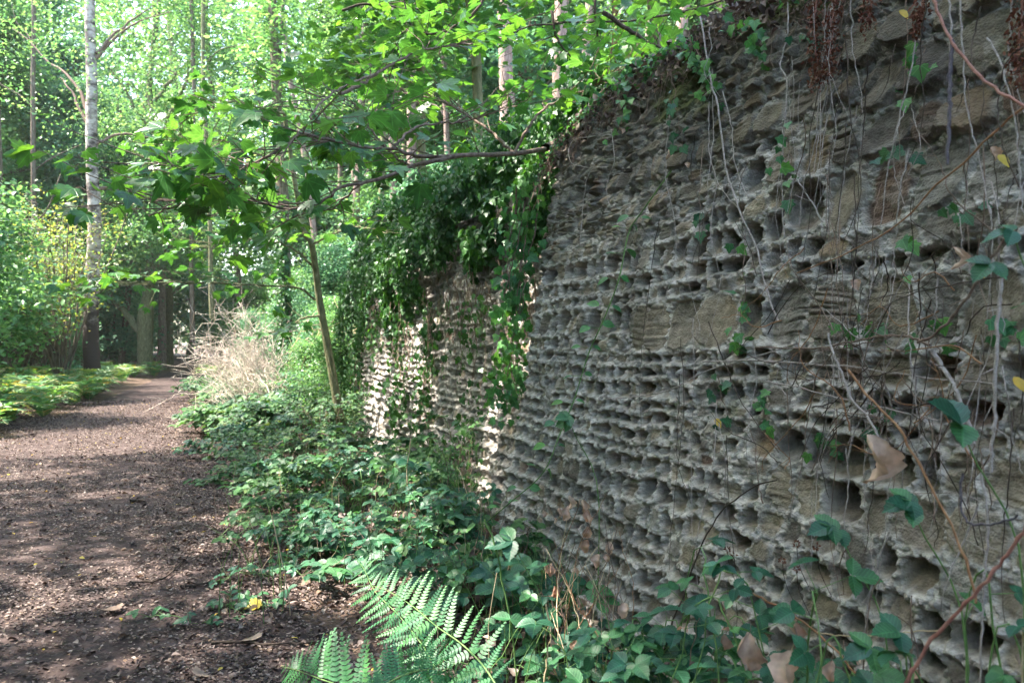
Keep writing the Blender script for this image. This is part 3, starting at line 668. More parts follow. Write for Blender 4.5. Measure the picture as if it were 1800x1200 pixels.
# yellowish thin-stemmed shrubs left of the birch
for k, (px, t_, s_, lab) in enumerate([(40, 24, 1.0, 'yellow-green hazel of many thin stems at the left edge of the picture'), (108, 23.5, 1.1, 'yellow-green hazel with dark stems fanning out just left of the birch'),
                                       (72, 27, 1.2, 'yellow-green hazel set back between the two stem clusters left of the birch')]):
    x, y, z = ground_at(px, t_); t = thing('hazel_shrub', lab, 'shrub', (x, y, z), 'hazel shrubs left of the birch')
    g, lf = Geo(), Geo(); an = []
    for j in range(20):
        az = B.uniform(0, 2 * pi); sp = B.uniform(.3, 1.6) * s_; hh = B.uniform(3.2, 5.4) * s_
        p = curve([(x, y, z), (x + cos(az) * sp * .3, y + sin(az) * sp * .3, z + hh * .3), (x + cos(az) * sp * .8, y + sin(az) * sp * .8, z + hh * .7), (x + cos(az) * sp * 1.2, y + sin(az) * sp * 1.2, z + hh)], 10, .03)
        g.tube(p, .045, .01, sides=5); an += list(p[4:])
        for q_ in range(7):
            a = p[B.randrange(3, 10)]; b = a + np.array([B.gauss(0, .4), B.gauss(0, .4), B.uniform(-.1, .5)]); g.tube([a, (a + b) / 2 + rng.normal(0, .04, 3), b], .012, .004, sides=3); an += [b, (a + b) / 2]
    an = np.array(an); an = an[an[:, 2] > z + 1.9]; N = 2600; q = an[rng.integers(0, len(an), N)] + rng.normal(0, .2, (N, 3))
    lf.scatter(L_OVATE, q, rdir(N, .4) - [0, 0, .2], leaf_normals(N), rng.uniform(.06, .13, N)); g.build('stems', M['bark'], t); lf.build('leaves', M['crown_yellow'], t)

# trunks traced above the wall and behind the sapling
def traced(name, lab, cat, pts, D_, r0, r1, bark, group=None, leafs=None, leafmat='crown', ls=.12, sig=.5, dd=.0, subs=()):
    P0 = [P(x, y, D_ + dd * i) for i, (x, y) in enumerate(pts)]
    base = np.array(P0[0]); t = thing(name, lab, cat, base, group)
    g = Geo(); g.tube(curve(P0, max(14, 4 * len(P0)), .004 * D_ / 10), r0, r1, sides=10, rough=.04)
    for s_ in subs:
        r_, pp = s_[0], s_[1]; g.tube(curve([P(x, y, D_ + .1 * i * (s_[2] if len(s_) > 2 else 1)) for i, (x, y) in enumerate(pp)], 14, .004), r_, r_ * .35, sides=6, rough=.05)
    g.build('trunk', M[bark], t)
    if leafs:
        g = Geo(); (x0, x1, y0, y1), N = leafs
        nc = max(8, N // 40); cs = np.array([P(B.uniform(x0, x1), B.uniform(y0, y1), D_ + B.uniform(-sig * 2, sig * 2)) for _ in range(nc)])
        q = cs[rng.integers(0, nc, N)] + rng.normal(0, 1, (N, 3)) * [sig, sig, sig * .3]
        T = L_SYC if leafmat == 'syc' else L_OVATE
        g.scatter(T, q, rdir(N, .25) - [0, 0, .15], leaf_normals(N, 1, .35), ls * rng.uniform(.6, 1.2, N)); g.build('crown', M[leafmat], t)
    return t
traced('pine_tree', 'thick pinkish-grey pine trunk above the wall left of centre top', 'tree', [(892, 330), (890, 180), (888, 60), (886, -80), (885, -300)], 20, .2, .14, 'bark_pine')
traced('pine_tree', 'thick grey-pink pine trunk rising behind the wall nearer its broken corner', 'tree', [(984, 300), (983, 150), (985, 60), (988, -60), (990, -300)], 17, .17, .13, 'bark_pine')
traced('pine_tree', 'slender orange-barked pine behind the wall', 'tree', [(1076, 280), (1078, 130), (1081, 0), (1083, -220)], 27, .12, .09, 'stem_rust')
traced('pine_tree', 'dusky pine trunk between the grey-pink one and the orange one', 'tree', [(1024, 280), (1030, 90), (1036, 0), (1042, -220)], 24, .13, .1, 'bark_pine')
traced('young_tree', 'smooth grey-green young trunk above the sycamore branches', 'tree', [(742, 380), (740, 180), (737, 60), (734, -60), (730, -260)], 13, .075, .05, 'bark_green', leafs=((600, 860, -200, 130), 1100), leafmat='syc', ls=.2)
traced('young_tree', 'smooth grey-green young trunk rising through leaves above the centre of the wall', 'tree', [(846, 330), (838, 120), (828, 40), (820, -60), (806, -260)], 11.5, .08, .05, 'bark_green', leafs=((760, 1000, -200, 90), 700), leafmat='syc', ls=.18)
traced('young_tree', 'dark leaning young trunk close behind the wall corner', 'tree', [(1172, 160), (1160, 90), (1148, 30), (1135, -60), (1120, -220)], 8.5, .05, .035, 'bark', leafs=((1040, 1300, -160, 90), 260), leafmat='syc', ls=.15)
traced('pine_tree', 'reddish-brown trunk standing just left of the wall top', 'tree', [(1186, 200), (1196, 60), (1205, 0), (1222, -200)], 14, .11, .08, 'bark_pine')
traced('young_tree', 'pale thin trunk rising behind the highest moss of the wall', 'tree', [(1264, 120), (1266, 40), (1268, -40), (1275, -240)], 10, .045, .03, 'bark_green', leafs=((1180, 1380, -160, 40), 160), leafmat='syc', ls=.14)
traced('ivy_clad_tree', 'dark trunk wrapped in foliage high behind the sycamore spray', 'tree', [(505, 640), (500, 500), (498, 380), (492, 250), (486, 150), (481, 60), (478, -40), (478, -240)], 21, .17, .11, 'bark', leafs=((430, 540, -150, 330), 3000), leafmat='crown', ls=.17, subs=[(.06, [(486, 180), (492, 90), (497, 20), (496, -40)]), (.05, [(490, 240), (460, 190), (440, 130)])])
g = Geo(); N = 2600; tt = rng.uniform(0, 1, N); px = 497 + rng.normal(0, 5, N) + 8 * (tt - .5) * -1; py = 640 - 270 * tt
q = np.array([P(a, b, 20.8 + c) for a, b, c in zip(px, py, rng.normal(0, .15, N))])
tag(g.scatter(L_IVY, q, rdir(N, .3) - [0, 0, .6], nrm(rdir(N) * .6 + [-.3, -.9, .3]), rng.uniform(.07, .13, N)).build('tree_ivy', M['ivy']), 'ivy sleeve clothing the dark trunk right of the bleached brushwood', 'ivy')

for k, (px, D_, r_, y0_, b_) in enumerate([(8, 21, .13, 640, 'bark'), (60, 33, .12, 640, 'bark'), (212, 40, .16, 650, 'bark'), (300, 47, .2, 640, 'bark_green'), (338, 34, .1, 600, 'bark'), (372, 30, .09, 560, 'bark_green'), (425, 38, .15, 560, 'bark'),
                             (560, 26, .1, 500, 'bark_pine'), (622, 31, .14, 420, 'bark_pine'), (668, 24, .09, 400, 'bark_green'), (700, 36, .16, 380, 'bark_pine'), (790, 28, .11, 330, 'bark_pine'), (855, 34, .14, 330, 'bark_pine'), (940, 26, .1, 300, 'bark_green'), (1125, 22, .09, 220, 'bark_pine'), (1050, 33, .15, 260, 'bark_pine')]):
    R_k = random.Random(k + 60); sl = R_k.uniform(-.12, .12); sb_ = []
    for j in range(5):
        yy_ = y0_ - 120 - 110 * j; sgn = R_k.choice([-1, 1]); x_ = px + sl * (y0_ - yy_); Lb = R_k.uniform(25, 80)
        sb_.append((r_ * .3, [(x_, yy_), (x_ + sgn * Lb * .4, yy_ - 22), (x_ + sgn * Lb, yy_ - R_k.uniform(30, 70)), (x_ + sgn * Lb * 1.4, yy_ - R_k.uniform(50, 110))]))
    traced('slender_tree', 'slender bare trunk standing in the background wood ' + ('left of the wall' if px < 600 else 'above the wall'), 'tree', [(px, y0_), (px + sl * 200, y0_ - 200), (px + sl * 420 + R_k.gauss(0, 8), y0_ - 420), (px + sl * 700, y0_ - 700), (px + sl * 900, -300)], D_, r_, r_ * .6, b_, 'slender background trunks ' + ('left of the wall' if px < 600 else 'above the wall'), subs=sb_, leafs=((px - 80, px + 80, -200, 200), 900), leafmat='crown', ls=.13)
# thin arching branches crossing above the wall
for k, (a, D_, lab) in enumerate([([(850, 0), (838, 20), (800, 48), (765, 60), (735, 55), (715, 30), (708, -10)], 6, 'thin dark branch sagging in a loop at the top centre'),
                                  ([(1330, -20), (1240, 10), (1120, 35), (1010, 40), (930, 48), (870, 75)], 6.5, 'long thin branch reaching left from the top of the wall'),
                                  ([(1045, -10), (1050, 60), (1065, 90), (1085, 116)], 6.5, 'thin dark twig hooking down toward the wall corner'),
                                  ([(970, 20), (975, 55), (990, 85), (1010, 105), (1025, 122)], 6.5, 'thin dark twig slanting down right of the grey-pink pine'),
                                  ([(1060, 20), (1100, 50), (1140, 75), (1175, 95), (1210, 110)], 6, 'thicker grey-green branch sloping down to the mossy wall top'),
                                  ([(600, 20), (640, 8), (690, 12), (740, 18), (790, 22)], 6.5, 'thin level branch in the top leaves above the sycamore')]):
    P0 = [P(x, y, D_) for x, y in a]; t = thing('hanging_branch', lab, 'branch', P0[0], 'branches above the wall')
    g = Geo(); c = curve(P0, 20, .005); g.tube(c, .02 if k == 4 else .012, .006, sides=5)
    lf = Geo(); n = 34
    base = c[rng.integers(2, 20, n)] + rng.normal(0, 1, (n, 3)) * [.18, .18, .07]
    for b in base[::2]: g.tube([c[np.argmin(((c - b) ** 2).sum(1))], b], .004, .002, sides=3)
    lf.scatter(L_SYC, base, rdir(n, .3) - [0, 0, .3], leaf_normals(n, 1, .35), rng.uniform(.07, .13, n))
    g.build('stem', M['twig_dark'], t); lf.build('leaves', M['syc'], t)

# ------------------------------------------------------------------ the sycamore leaning out over the wall
def spray(g, lf, c, n, spread, ls, flat=.35, lt=L_SYC, r=.004, side=True, pair=1, droop=.25):
    """short twigs along the outer part of a branch, leaves in flat layers at their tips"""
    tang = nrm(np.gradient(c, axis=0)); m = len(c)
    for _ in range(n):
        k = int(m * (.22 + .78 * rng.random() ** .8)) ; k = min(k, m - 1); a = c[k]
        sd = nrm(np.cross(tang[k], [0, 0, 1])) * rng.choice([-1, 1])
        d = nrm(sd * rng.uniform(.3, 1) + tang[k] * rng.uniform(.2, .9) + np.array([0, 0, rng.normal(.12, .22)]))
        Lh = spread * rng.uniform(.35, 1); b = a + d * Lh * .55 + rng.normal(0, .01, 3); e = b + nrm(d + rng.normal(0, .3, 3)) * Lh * .45
        g.tube(curve([a, b, e], 6), r, r * .5, sides=4)
        for q, w_ in ((e, 2), (b, 1), ((b + e) / 2, 1)):
            for _j in range(w_):
                if rng.random() < .2: continue
                az = rng.uniform(0, 2 * pi); dd = nrm(np.array([cos(az), sin(az), -droop + rng.normal(0, .12)]) + d * .7)
                pet = q + dd * ls * rng.uniform(.3, .7) * .8 + np.array([0, 0, rng.normal(0, flat * ls * .5)])
                g.tube([q, (q + pet) / 2 + [0, 0, .006], pet], r * .35, r * .3, sides=3)
                lf.scatter(lt, pet, dd - [0, 0, .25 * rng.random()], leaf_normals(1, 1, .42), ls * rng.uniform(.45, 1.2))
t = thing('sycamore_tree', 'sycamore rooted in the wall-top ivy, long leafy branches spread over the path', 'tree', P(935, 262, 5.35))
g, lf = Geo(), Geo()
main = [  # polylines of (x, y, depth) with radius start, end, twigs
    ([(960, 262, 5.6), (905, 270, 5.3), (850, 273, 5.15), (790, 274, 5.0), (740, 276, 4.9), (712, 268, 4.85), (690, 262, 4.8), (640, 259, 4.7), (600, 250, 4.6), (560, 248, 4.5), (535, 236, 4.4)], .017, .005, 26),
    ([(800, 275, 5.02), (760, 284, 4.9), (720, 293, 4.75), (690, 306, 4.6), (645, 320, 4.5), (605, 326, 4.4), (575, 350, 4.3), (540, 363, 4.25), (490, 365, 4.15), (445, 352, 4.1), (403, 330, 4.0)], .014, .004, 20),
    ([(600, 250, 4.6), (560, 242, 4.4), (530, 235, 4.3), (512, 250, 4.25), (480, 270, 4.2), (450, 285, 4.15), (420, 300, 4.1), (380, 312, 4.05), (330, 318, 4.0)], .009, .004, 24),
    ([(690, 262, 4.8), (712, 238, 4.9), (735, 222, 5.0), (770, 216, 5.1), (810, 214, 5.2), (850, 204, 5.3), (890, 192, 5.4)], .01, .004, 16),
    ([(600, 166, 4.9), (640, 145, 5), (665, 128, 5.1), (700, 106, 5.2), (745, 88, 5.3), (790, 80, 5.4), (830, 76, 5.5)], .012, .006, 18),
    ([(665, 128, 5.1), (610, 150, 4.8), (570, 175, 4.6), (545, 205, 4.4), (560, 215, 4.4), (590, 232, 4.5)], .007, .005, 14),
    ([(640, 318, 4.5), (610, 345, 4.6), (585, 365, 4.7), (560, 372, 4.8), (525, 376, 4.9)], .006, .003, 10),
    ([(720, 293, 4.8), (690, 270, 4.9), (660, 240, 5.0), (640, 200, 5.1), (620, 180, 5.2)], .008, .004, 18),
    ([(905, 270, 5.3), (930, 220, 5.4), (960, 190, 5.5), (1010, 165, 5.5), (1060, 145, 5.4), (1100, 138, 5.3)], .012, .004, 26),
    ([(905, 270, 5.5), (860, 230, 5.7), (800, 190, 5.9), (740, 170, 6.0), (690, 160, 6.1)], .012, .004, 26),
    ([(420, 300, 4.1), (370, 290, 4.3), (320, 285, 4.5), (280, 290, 4.6)], .005, .003, 12),
    ([(403, 330, 4.0), (350, 350, 4.1), (300, 365, 4.2), (260, 380, 4.3)], .005, .003, 12)]
for a, r0, r1, n in main:
    c = curve([P(*q) for q in a], 34, .004); g.tube(c, r0, r1, sides=7, rough=.06); spray(g, lf, c, int(n * 1.0), .68, .115)
g.tube(curve([P(960, 262, 5.6), P(1000, 262, 5.9) , P(1000, 262, 5.9) - [0, 0, .5]], 8), .04, .06, sides=8)
g.build('trunk', M['twig'], t); lf.build('crown', M['syc'], t)
# a few large leaves hang low at the tip: one drooping against the light
for (px, py, D_, s_, lab) in ((383, 325, 3.9, .16, 'big dark sycamore leaf hanging straight down at the branch tip'), (688, 195, 4.4, .15, 'big dark sycamore leaf hanging among the bright ones beside the upper branch')):
    p = P(px, py, D_); g = Geo(); g.scatter(L_SYC, p, [.1, .1, -1], nrm(-FW + [0, 0, .2]), s_, .9); tag(g.build('sycamore_leaf', M['syc']), lab, 'leaf')

# sapling at the far end of the wall with its own sprays
x0 = P(598, 742, 10.6)
t = thing('sycamore_sapling', 'slim curved sycamore sapling standing just in front of the far end of the wall', 'tree', x0)
g, lf = Geo(), Geo()
c = curve([P(598, 748, 10.6), P(588, 680, 10.6), P(574, 600, 10.55), P(562, 530, 10.5), (P(556, 480, 10.4)), P(548, 430, 10.2), P(535, 405, 10.1), P(520, 330, 9.9), P(500, 200, 9.7)], 40); g.tube(c, .06, .025, sides=9, rough=.04)
g.tube(curve([P(601, 740, 10.6), P(594, 690, 10.6), P(580, 630, 10.5), P(570, 590, 10.5)], 14), .04, .02, sides=7)
for a, n in (([(553, 527, 10.4), (535, 510, 10.2), (510, 504, 10.0), (470, 501, 9.7), (420, 500, 9.3), (360, 498, 8.9), (290, 496, 8.5), (220, 500, 8.2), (170, 510, 8.0)], 60),
             ([(553, 470, 10.4), (520, 440, 10.1), (480, 425, 9.7), (430, 420, 9.3), (380, 430, 8.9)], 40),
             ([(548, 430, 10.2), (590, 410, 9.8), (640, 400, 9.4), (680, 410, 9.0)], 16), ([(562, 555, 10.5), (530, 560, 10.3), (500, 580, 10), (470, 585, 9.8)], 12),
             ([(535, 405, 10.1), (490, 380, 9.6), (440, 370, 9.2), (380, 375, 8.8), (330, 390, 8.5)], 40), ([(500, 200, 9.7), (460, 190, 9.2), (400, 180, 8.8), (340, 200, 8.4)], 40),
             ([(515, 300, 9.8), (470, 280, 9.4), (400, 250, 9), (330, 240, 8.6), (290, 260, 8.4)], 50), ([(508, 250, 9.8), (560, 200, 9.5), (620, 150, 9.2), (680, 120, 9)], 40)):
    c2 = curve([P(*q) for q in a], 24, .006); g.tube(c2, .016, .005, sides=5); spray(g, lf, c2, int(n * .55), .7, .13, r=.005)
g.build('trunk', M['bark_green'], t); lf.build('crown', M['syc'], t)

# ------------------------------------------------------------------ ivy
def ivy_cloud(g, lf, pts, out_, n_st=0):
    n = len(pts); nr = nrm(out_ + rng.normal(0, .45, (n, 3))); d = nrm(np.array([0, 0, -1.0]) + rng.normal(0, .5, (n, 3)))
    lf.scatter(L_IVY, pts, d, nr, rng.uniform(.03, .1, n) * (.8 + .4 * noise(pts[:, 0] * 2, pts[:, 1] * 2, pts[:, 2] * 2, 9)), rnd=np.clip(noise(pts[:, 0] * 4, pts[:, 1] * 4, pts[:, 2] * 4, 3) * .4 + .3 + rng.random(n) * .4, 0, 1))
def RX(z): return 2.08 + .17 * z
t = thing('ivy', 'dense dark ivy mantle tumbling over the top of the far part of the wall', 'ivy', (2.2, 8, 2.4))
g, lf = Geo(), Geo()
N = 30000; y = 5.0 + 8.0 * rng.random(N) ** 1.25
bot = np.interp(y, [5.0, 5.3, 5.8, 6.5, 7.5, 9, 11, 13], [2.62, 2.52, 2.45, 2.32, 2.2, 2.1, 1.85, 1.2]) + .34 * noise(y * 2.3, 0, 0, 41) + .14 * noise(y * 7, 0, 0, 42)
u = rng.random(N); z = bot + (3.42 + .1 * noise(y, 2, 0, 49) - bot + .12 * noise(y * 2, 5, 0, 43)) * u
bul = .1 + .42 * np.sin(np.clip(u, 0, 1) * pi) ** .6 * (.65 + .5 * noise(y * 1.6, z * 1.6, 0, 44)) * np.interp(y, [5, 5.25, 6.2, 13], [.15, .5, 1, .9])
x = RX(z) - bul * rng.uniform(.75, 1.05, N) + .1 * rng.random(N) * (u > .8)
p = np.column_stack([x, y, z]); p = p[noise(p[:, 0] * 3, p[:, 1] * 4, p[:, 2] * 4, 45) + .5 * noise(p[:, 0] * 3, p[:, 1] * 11, p[:, 2] * 11, 48) > -.38]
ivy_cloud(g, lf, p, np.array([-.75, -.25, .55]))
N = 15000; y = rng.uniform(4.7, 13, N); x = rng.uniform(2.35, 3.2, N); z = 3.22 + .2 * noise(x * 3, y * 2, 0, 46) + .35 * np.exp(-((x - 2.6) / .25) ** 2) * (.5 + .5 * noise(y * 1.2, 1, 0, 47)) + rng.normal(0, .09, N) + .12 * (5.5 - np.minimum(y, 5.5))
ivy_cloud(g, lf, np.column_stack([x, y, z]), np.array([-.3, -.2, 1.0]))
for k in range(30):     # trailing strings under the mantle
    yy0 = 5.3 + 6.5 * B.random(); zz0 = 2.1; Ln = B.uniform(.3, 1.1); s_ = np.linspace(0, 1, 14)
    c = np.column_stack([RX(zz0 - Ln * s_) - .12 - .1 * (1 - s_) + rng.normal(0, .012, 14), yy0 + np.cumsum(rng.normal(0, .015, 14)), zz0 - Ln * s_]); g.tube(c, .004, .002, sides=3)
    m = B.randrange(5, 22); q = c[rng.integers(2, 14, m)] + rng.normal(0, .035, (m, 3)); ivy_cloud(g, lf, q, np.array([-.8, -.3, .3]))
for k in range(46):     # bare hanging roots in the shade
    yy0 = 5.2 + 3.4 * B.random(); zz0 = B.uniform(1.9, 2.4); Ln = B.uniform(.3, .9)
    g.tube(curve([(RX(zz0) - .2, yy0, zz0), (RX(zz0 - Ln * .5) - .1 + B.gauss(0, .03), yy0 + B.gauss(0, .05), zz0 - Ln * .5), (RX(zz0 - Ln) - .05, yy0 + B.gauss(0, .07), zz0 - Ln)], 9, .006), .0045, .002, sides=4)
g.build('stems', M['twig'], t); lf.build('leaves', M['ivy'], t)

t = thing('ivy', 'bright ivy strip climbing the vertical break between the two bays of the wall', 'ivy', (2.1, 5.2, 0.4))
g, lf = Geo(), Geo()
for k in range(9):
    a = [(925 + B.gauss(0, 14), 330), (912 + B.gauss(0, 12), 430), (905 + B.gauss(0, 12), 520), (898 + B.gauss(0, 14), 620), (885 + B.gauss(0, 14), 690 + B.uniform(0, 40))]
    c = curve([P(px, py, 5.45 + B.gauss(0, .08)) for px, py in a], 30, .006); g.tube(c, .006, .002, sides=4)
    m = 52; ii = (30 * rng.random(m) ** .9).astype(int); q = c[ii] + rng.normal(0, .05, (m, 3)); ivy_cloud(g, lf, q, np.array([-.7, -.5, .4]))
g.build('stems', M['twig'], t); lf.build('leaves', M['ivy_small'], t)
for k, (pp, lab) in enumerate([([(640, 490), (632, 560), (625, 640), (622, 720)], 'ivy curtain at the far left end of the wall'),
                               ([(700, 520), (706, 600), (700, 680), (690, 760)], 'ivy trail on the far bay between its end and its middle'),
                               ([(760, 540), (748, 640), (742, 720), (735, 800)], 'ivy trail hanging down the shaded middle of the far bay'),
                               ([(800, 900), (815, 860), (822, 800), (820, 740)], 'ivy trail creeping up from the brambles at the foot of the far bay')]):
    t = thing('ivy', lab, 'ivy', P(*pp[0], 7)); g, lf = Geo(), Geo()
    for j in range(5):
        c = []
        for px, py in pp:
            d = ray(px + B.gauss(0, 8), py); tt = (2.08 + .17 * EYE - .09) / (d[0] - .17 * d[2]); c.append(C0 + d * tt)
        c = curve(c, 26, .012); g.tube(c, .006, .003, sides=4); m = [150, 60, 70, 40][k]
        q = c[rng.integers(0, 26, m)] + rng.normal(0, 1, (m, 3)) * [.05, .11, .08]; ivy_cloud(g, lf, q, np.array([-.8, -.4, .3]))
    g.build('stems', M['twig'], t); lf.build('leaves', M['ivy'], t)

# sprigs of young ivy scattered over the near bay
sprigs = [([(1235, 395), (1240, 380), (1250, 372)], 5, 'pair of small ivy leaves under the hanging stems left of centre of the near bay'),
          ([(1300, 430), (1310, 500), (1305, 545), (1300, 600)], 14, 'ivy sprig of larger pale leaves where the dry stems knot together'),
          ([(1385, 250), (1388, 290), (1385, 330)], 9, 'dark ivy sprig below the first hanging seed tassels'),
          ([(1425, 45), (1432, 60), (1450, 70)], 5, 'ivy leaf group beside the left seed tassels at the top'),
          ([(1590, 110), (1595, 125), (1600, 140)], 6, 'pale ivy leaves on a dry stem high on the wall'),
          ([(1615, 70), (1622, 78), (1630, 90)], 4, 'single blue-green ivy pair right of the third tassel'),
          ([(1680, 350), (1690, 375), (1700, 400)], 8, 'large mid-green ivy leaf cluster near the crossing rust cane'),
          ([(1600, 430), (1610, 440), (1620, 445)], 4, 'blue-green ivy leaves above the smooth square block'),
          ([(1490, 560), (1530, 570), (1570, 580)], 10, 'ivy leaves strung along the arching brown stem'),
          ([(1265, 660), (1270, 700), (1280, 740)], 8, 'little ivy sprig under the long pale stems'),
          ([(1350, 690), (1345, 720), (1350, 735)], 8, 'ivy leaves beside the fork of the long pale stems'),
          ([(1465, 750), (1455, 780), (1450, 800)], 8, 'dark ivy leaves left of the big dead leaf'),
          ([(1540, 735), (1560, 740), (1575, 745)], 6, 'ivy pair just above the big dead leaf'),
          ([(1770, 560), (1780, 580), (1790, 600)], 8, 'glossy ivy leaf at the right edge halfway up'),
          ([(1640, 560), (1645, 590), (1650, 620)], 5, 'narrow ivy leaf hanging under the smooth block'),
          ([(1560, 290), (1572, 280), (1585, 270)], 5, 'ivy scrap behind the dark upright stem'),
          ([(1210, 60), (1230, 100), (1250, 130), (1255, 160)], 40, 'ivy tuft at the highest mossy edge of the wall'),
          ([(1290, 30), (1330, 60), (1345, 90)], 24, 'small-leaved ivy hanging from the mossy top'),
          ([(1180, 130), (1190, 200), (1200, 260)], 14, 'thin ivy trail left of the long pale hanging stems'),
          ([(1100, 150), (1105, 190), (1080, 240)], 26, 'ivy trailing over the broken corner of the near bay')]
for k, (pp, m, lab) in enumerate(sprigs):
    c = curve([W(px, py, .05) for px, py in pp], 10, .006)
    t = thing('ivy_sprig', lab, 'ivy', c[0]); g, lf = Geo(), Geo(); g.tube(c, .0025, .0015, sides=4)
    q = c[rng.integers(0, 10, m)] + rng.normal(0, .028, (m, 3)); q[:, 0] -= .02
    lf.scatter(L_IVY, q, nrm(np.array([0, -.2, -.8]) + rng.normal(0, .6, (m, 3))), nrm(np.array([-.9, -.5, .5]) + rng.normal(0, .4, (m, 3))), rng.uniform(.03, .062, m))
    g.build('stem', M['twig'], t); lf.build('leaves', M['ivy_small' if k % 3 else 'bramble_near'], t)

# ------------------------------------------------------------------ brambles
def bramble(name, lab, base, ncane, reach, height, nleaf, ls, mat, group=None, cat='bramble', lean=(0, 0), rcane=.004, stem='stem_green'):
    t = thing(name, lab, cat, base, group); g, lf = Geo(), Geo(); base = np.array(base)
    for j in range(ncane):
        az = rng.uniform(0, 2 * pi); L_ = reach * rng.uniform(.5, 1); hh = height * rng.uniform(.6, 1.1)
        dx, dy = cos(az) * L_ + lean[0], sin(az) * L_ + lean[1]
        b0 = base + [rng.normal(0, .1), rng.normal(0, .1), -.03]
        c = curve([b0, b0 + [dx * .3, dy * .3, hh * .8], b0 + [dx * .75, dy * .75, hh], b0 + [dx * 1.15, dy * 1.15, hh * .55]], 16, .006)
        c[:, 0] = np.minimum(c[:, 0], 1.72 + .17 * c[:, 2] + (.28 if base[1] > 5.3 else 0) - .06)
        g.tube(c, rcane, rcane * .5, sides=4)
        for _ in range(nleaf):
            a = c[rng.integers(3, 16)]; az2 = rng.uniform(0, 2 * pi); out_ = np.array([cos(az2), sin(az2), rng.uniform(0, .6)])
            b = a + out_ * ls * rng.uniform(.7, 1.6); g.tube([a, b], .0015, .001, sides=3)
            if b[0] > 1.76 + .17 * b[2] + (.28 if base[1] > 5.3 else 0) - .02: b[0] = 1.76 + .17 * b[2] - .04 + (.28 if base[1] > 5.3 else 0)
            nr = nrm(np.array([-.25, -.3, 1]) + rng.normal(0, .28, 3)); dd = nrm(out_ * [1, 1, .2] + [0, 0, -.15]); X = nrm(np.cross(dd, nr)); s_ = ls * rng.uniform(.65, 1.15); rv = rng.random()
            dirs = np.array([dd, nrm(dd * .15 + X), nrm(dd * .15 - X)]); lf.scatter(L_BRAM, np.array([b + dd * s_ * .12, b, b]), dirs, nrm(nr + rng.normal(0, .1, (3, 3))), s_ * np.array([1, .85, .85]), rv)
    g.build('canes', M[stem], t); lf.build('leaves', M[mat], t)
    if base[1] < 9:      # last year's withered leaves and dry stalks caught in the clump
        dl, st = Geo(), Geo(); n = 16
        q = base + np.column_stack([rng.normal(0, reach * .5, n), rng.normal(0, reach * .5, n), rng.uniform(.05, 1.0, n) * height * .9]); q[:, 0] = np.minimum(q[:, 0], 1.68 + .17 * q[:, 2] + (.28 if base[1] > 5.3 else 0))
        dl.scatter(L_DEAD, q, nrm(rdir(n) + [0, 0, -.6]), rdir(n), rng.uniform(.02, .06, n)); dl.build('withered_leaves', M['dead' if rng.random() < .4 else 'litter'], t)['kind'] = 'stuff'
        for k_ in range(5):
            e = q[k_] + np.array([rng.normal(0, .05), rng.normal(0, .05), rng.uniform(.1, .3)]); st.tube(curve([np.array([q[k_][0], q[k_][1], base[2]]), q[k_], e], 8, .004), .0025, .0015, sides=4)
        gb = Geo()
        for k_ in range(9):
            b_ = base + np.array([rng.normal(0, reach * .5), rng.normal(0, reach * .5), 0]); b_[0] = min(b_[0], 1.66); hh_ = rng.uniform(.25, .6); l_ = rng.normal(0, .16, 2)
            gb.tube(curve([b_, b_ + [l_[0] * .3, l_[1] * .3, hh_ * .6], b_ + [l_[0], l_[1], hh_]], 8), .0035, .0006, sides=3)
        gb.build('grass_blades', M['stem_green'], t)['kind'] = 'stuff'
        st.build('dry_stalks', M['straw' if rng.random() < .5 else 'twig'], t)['kind'] = 'stuff'
    return t
R = random.Random(21); k = 0
spots = []
while len(spots) < 60 and k < 4000:
    k += 1; y = 3.7 + 10.5 * R.random() ** 1.1; lo = float(path_r(y)) + np.interp(y, [3.5, 5, 6, 8, 14], [.65, .5, .15, .1, .1]); hi = 1.62 if y < 5.2 else 1.95
    x = R.uniform(lo, hi)
    if all((x - a) ** 2 + ((y - b) * .8) ** 2 > .055 for a, b in spots): spots.append((x, y))
for x, y in spots:
    f = np.clip((x - path_r(y)) / 1.3, .15, 1)
    where = 'beside the near bay of the wall' if y < 5.3 else ('between the path edge and the far bay of the wall' if y < 9 else 'at the foot of the far end of the wall')
    v = R.random()
    bramble('bramble', 'leafy green bramble clump ' + where, (x, y, gz(x, y)), R.choice([5, 6, 8]), R.uniform(.3, .6), (.16 + .5 * f ** 1.5) * R.uniform(.6, 1.45), R.choice([10, 14, 18]), R.choice([.045, .06, .075, .09]), ['bramble', 'bramble', 'bramble_near', 'bramble'][int(v * 4)], 'brambles ' + where, stem='stem_green' if v < .6 else 'twig')
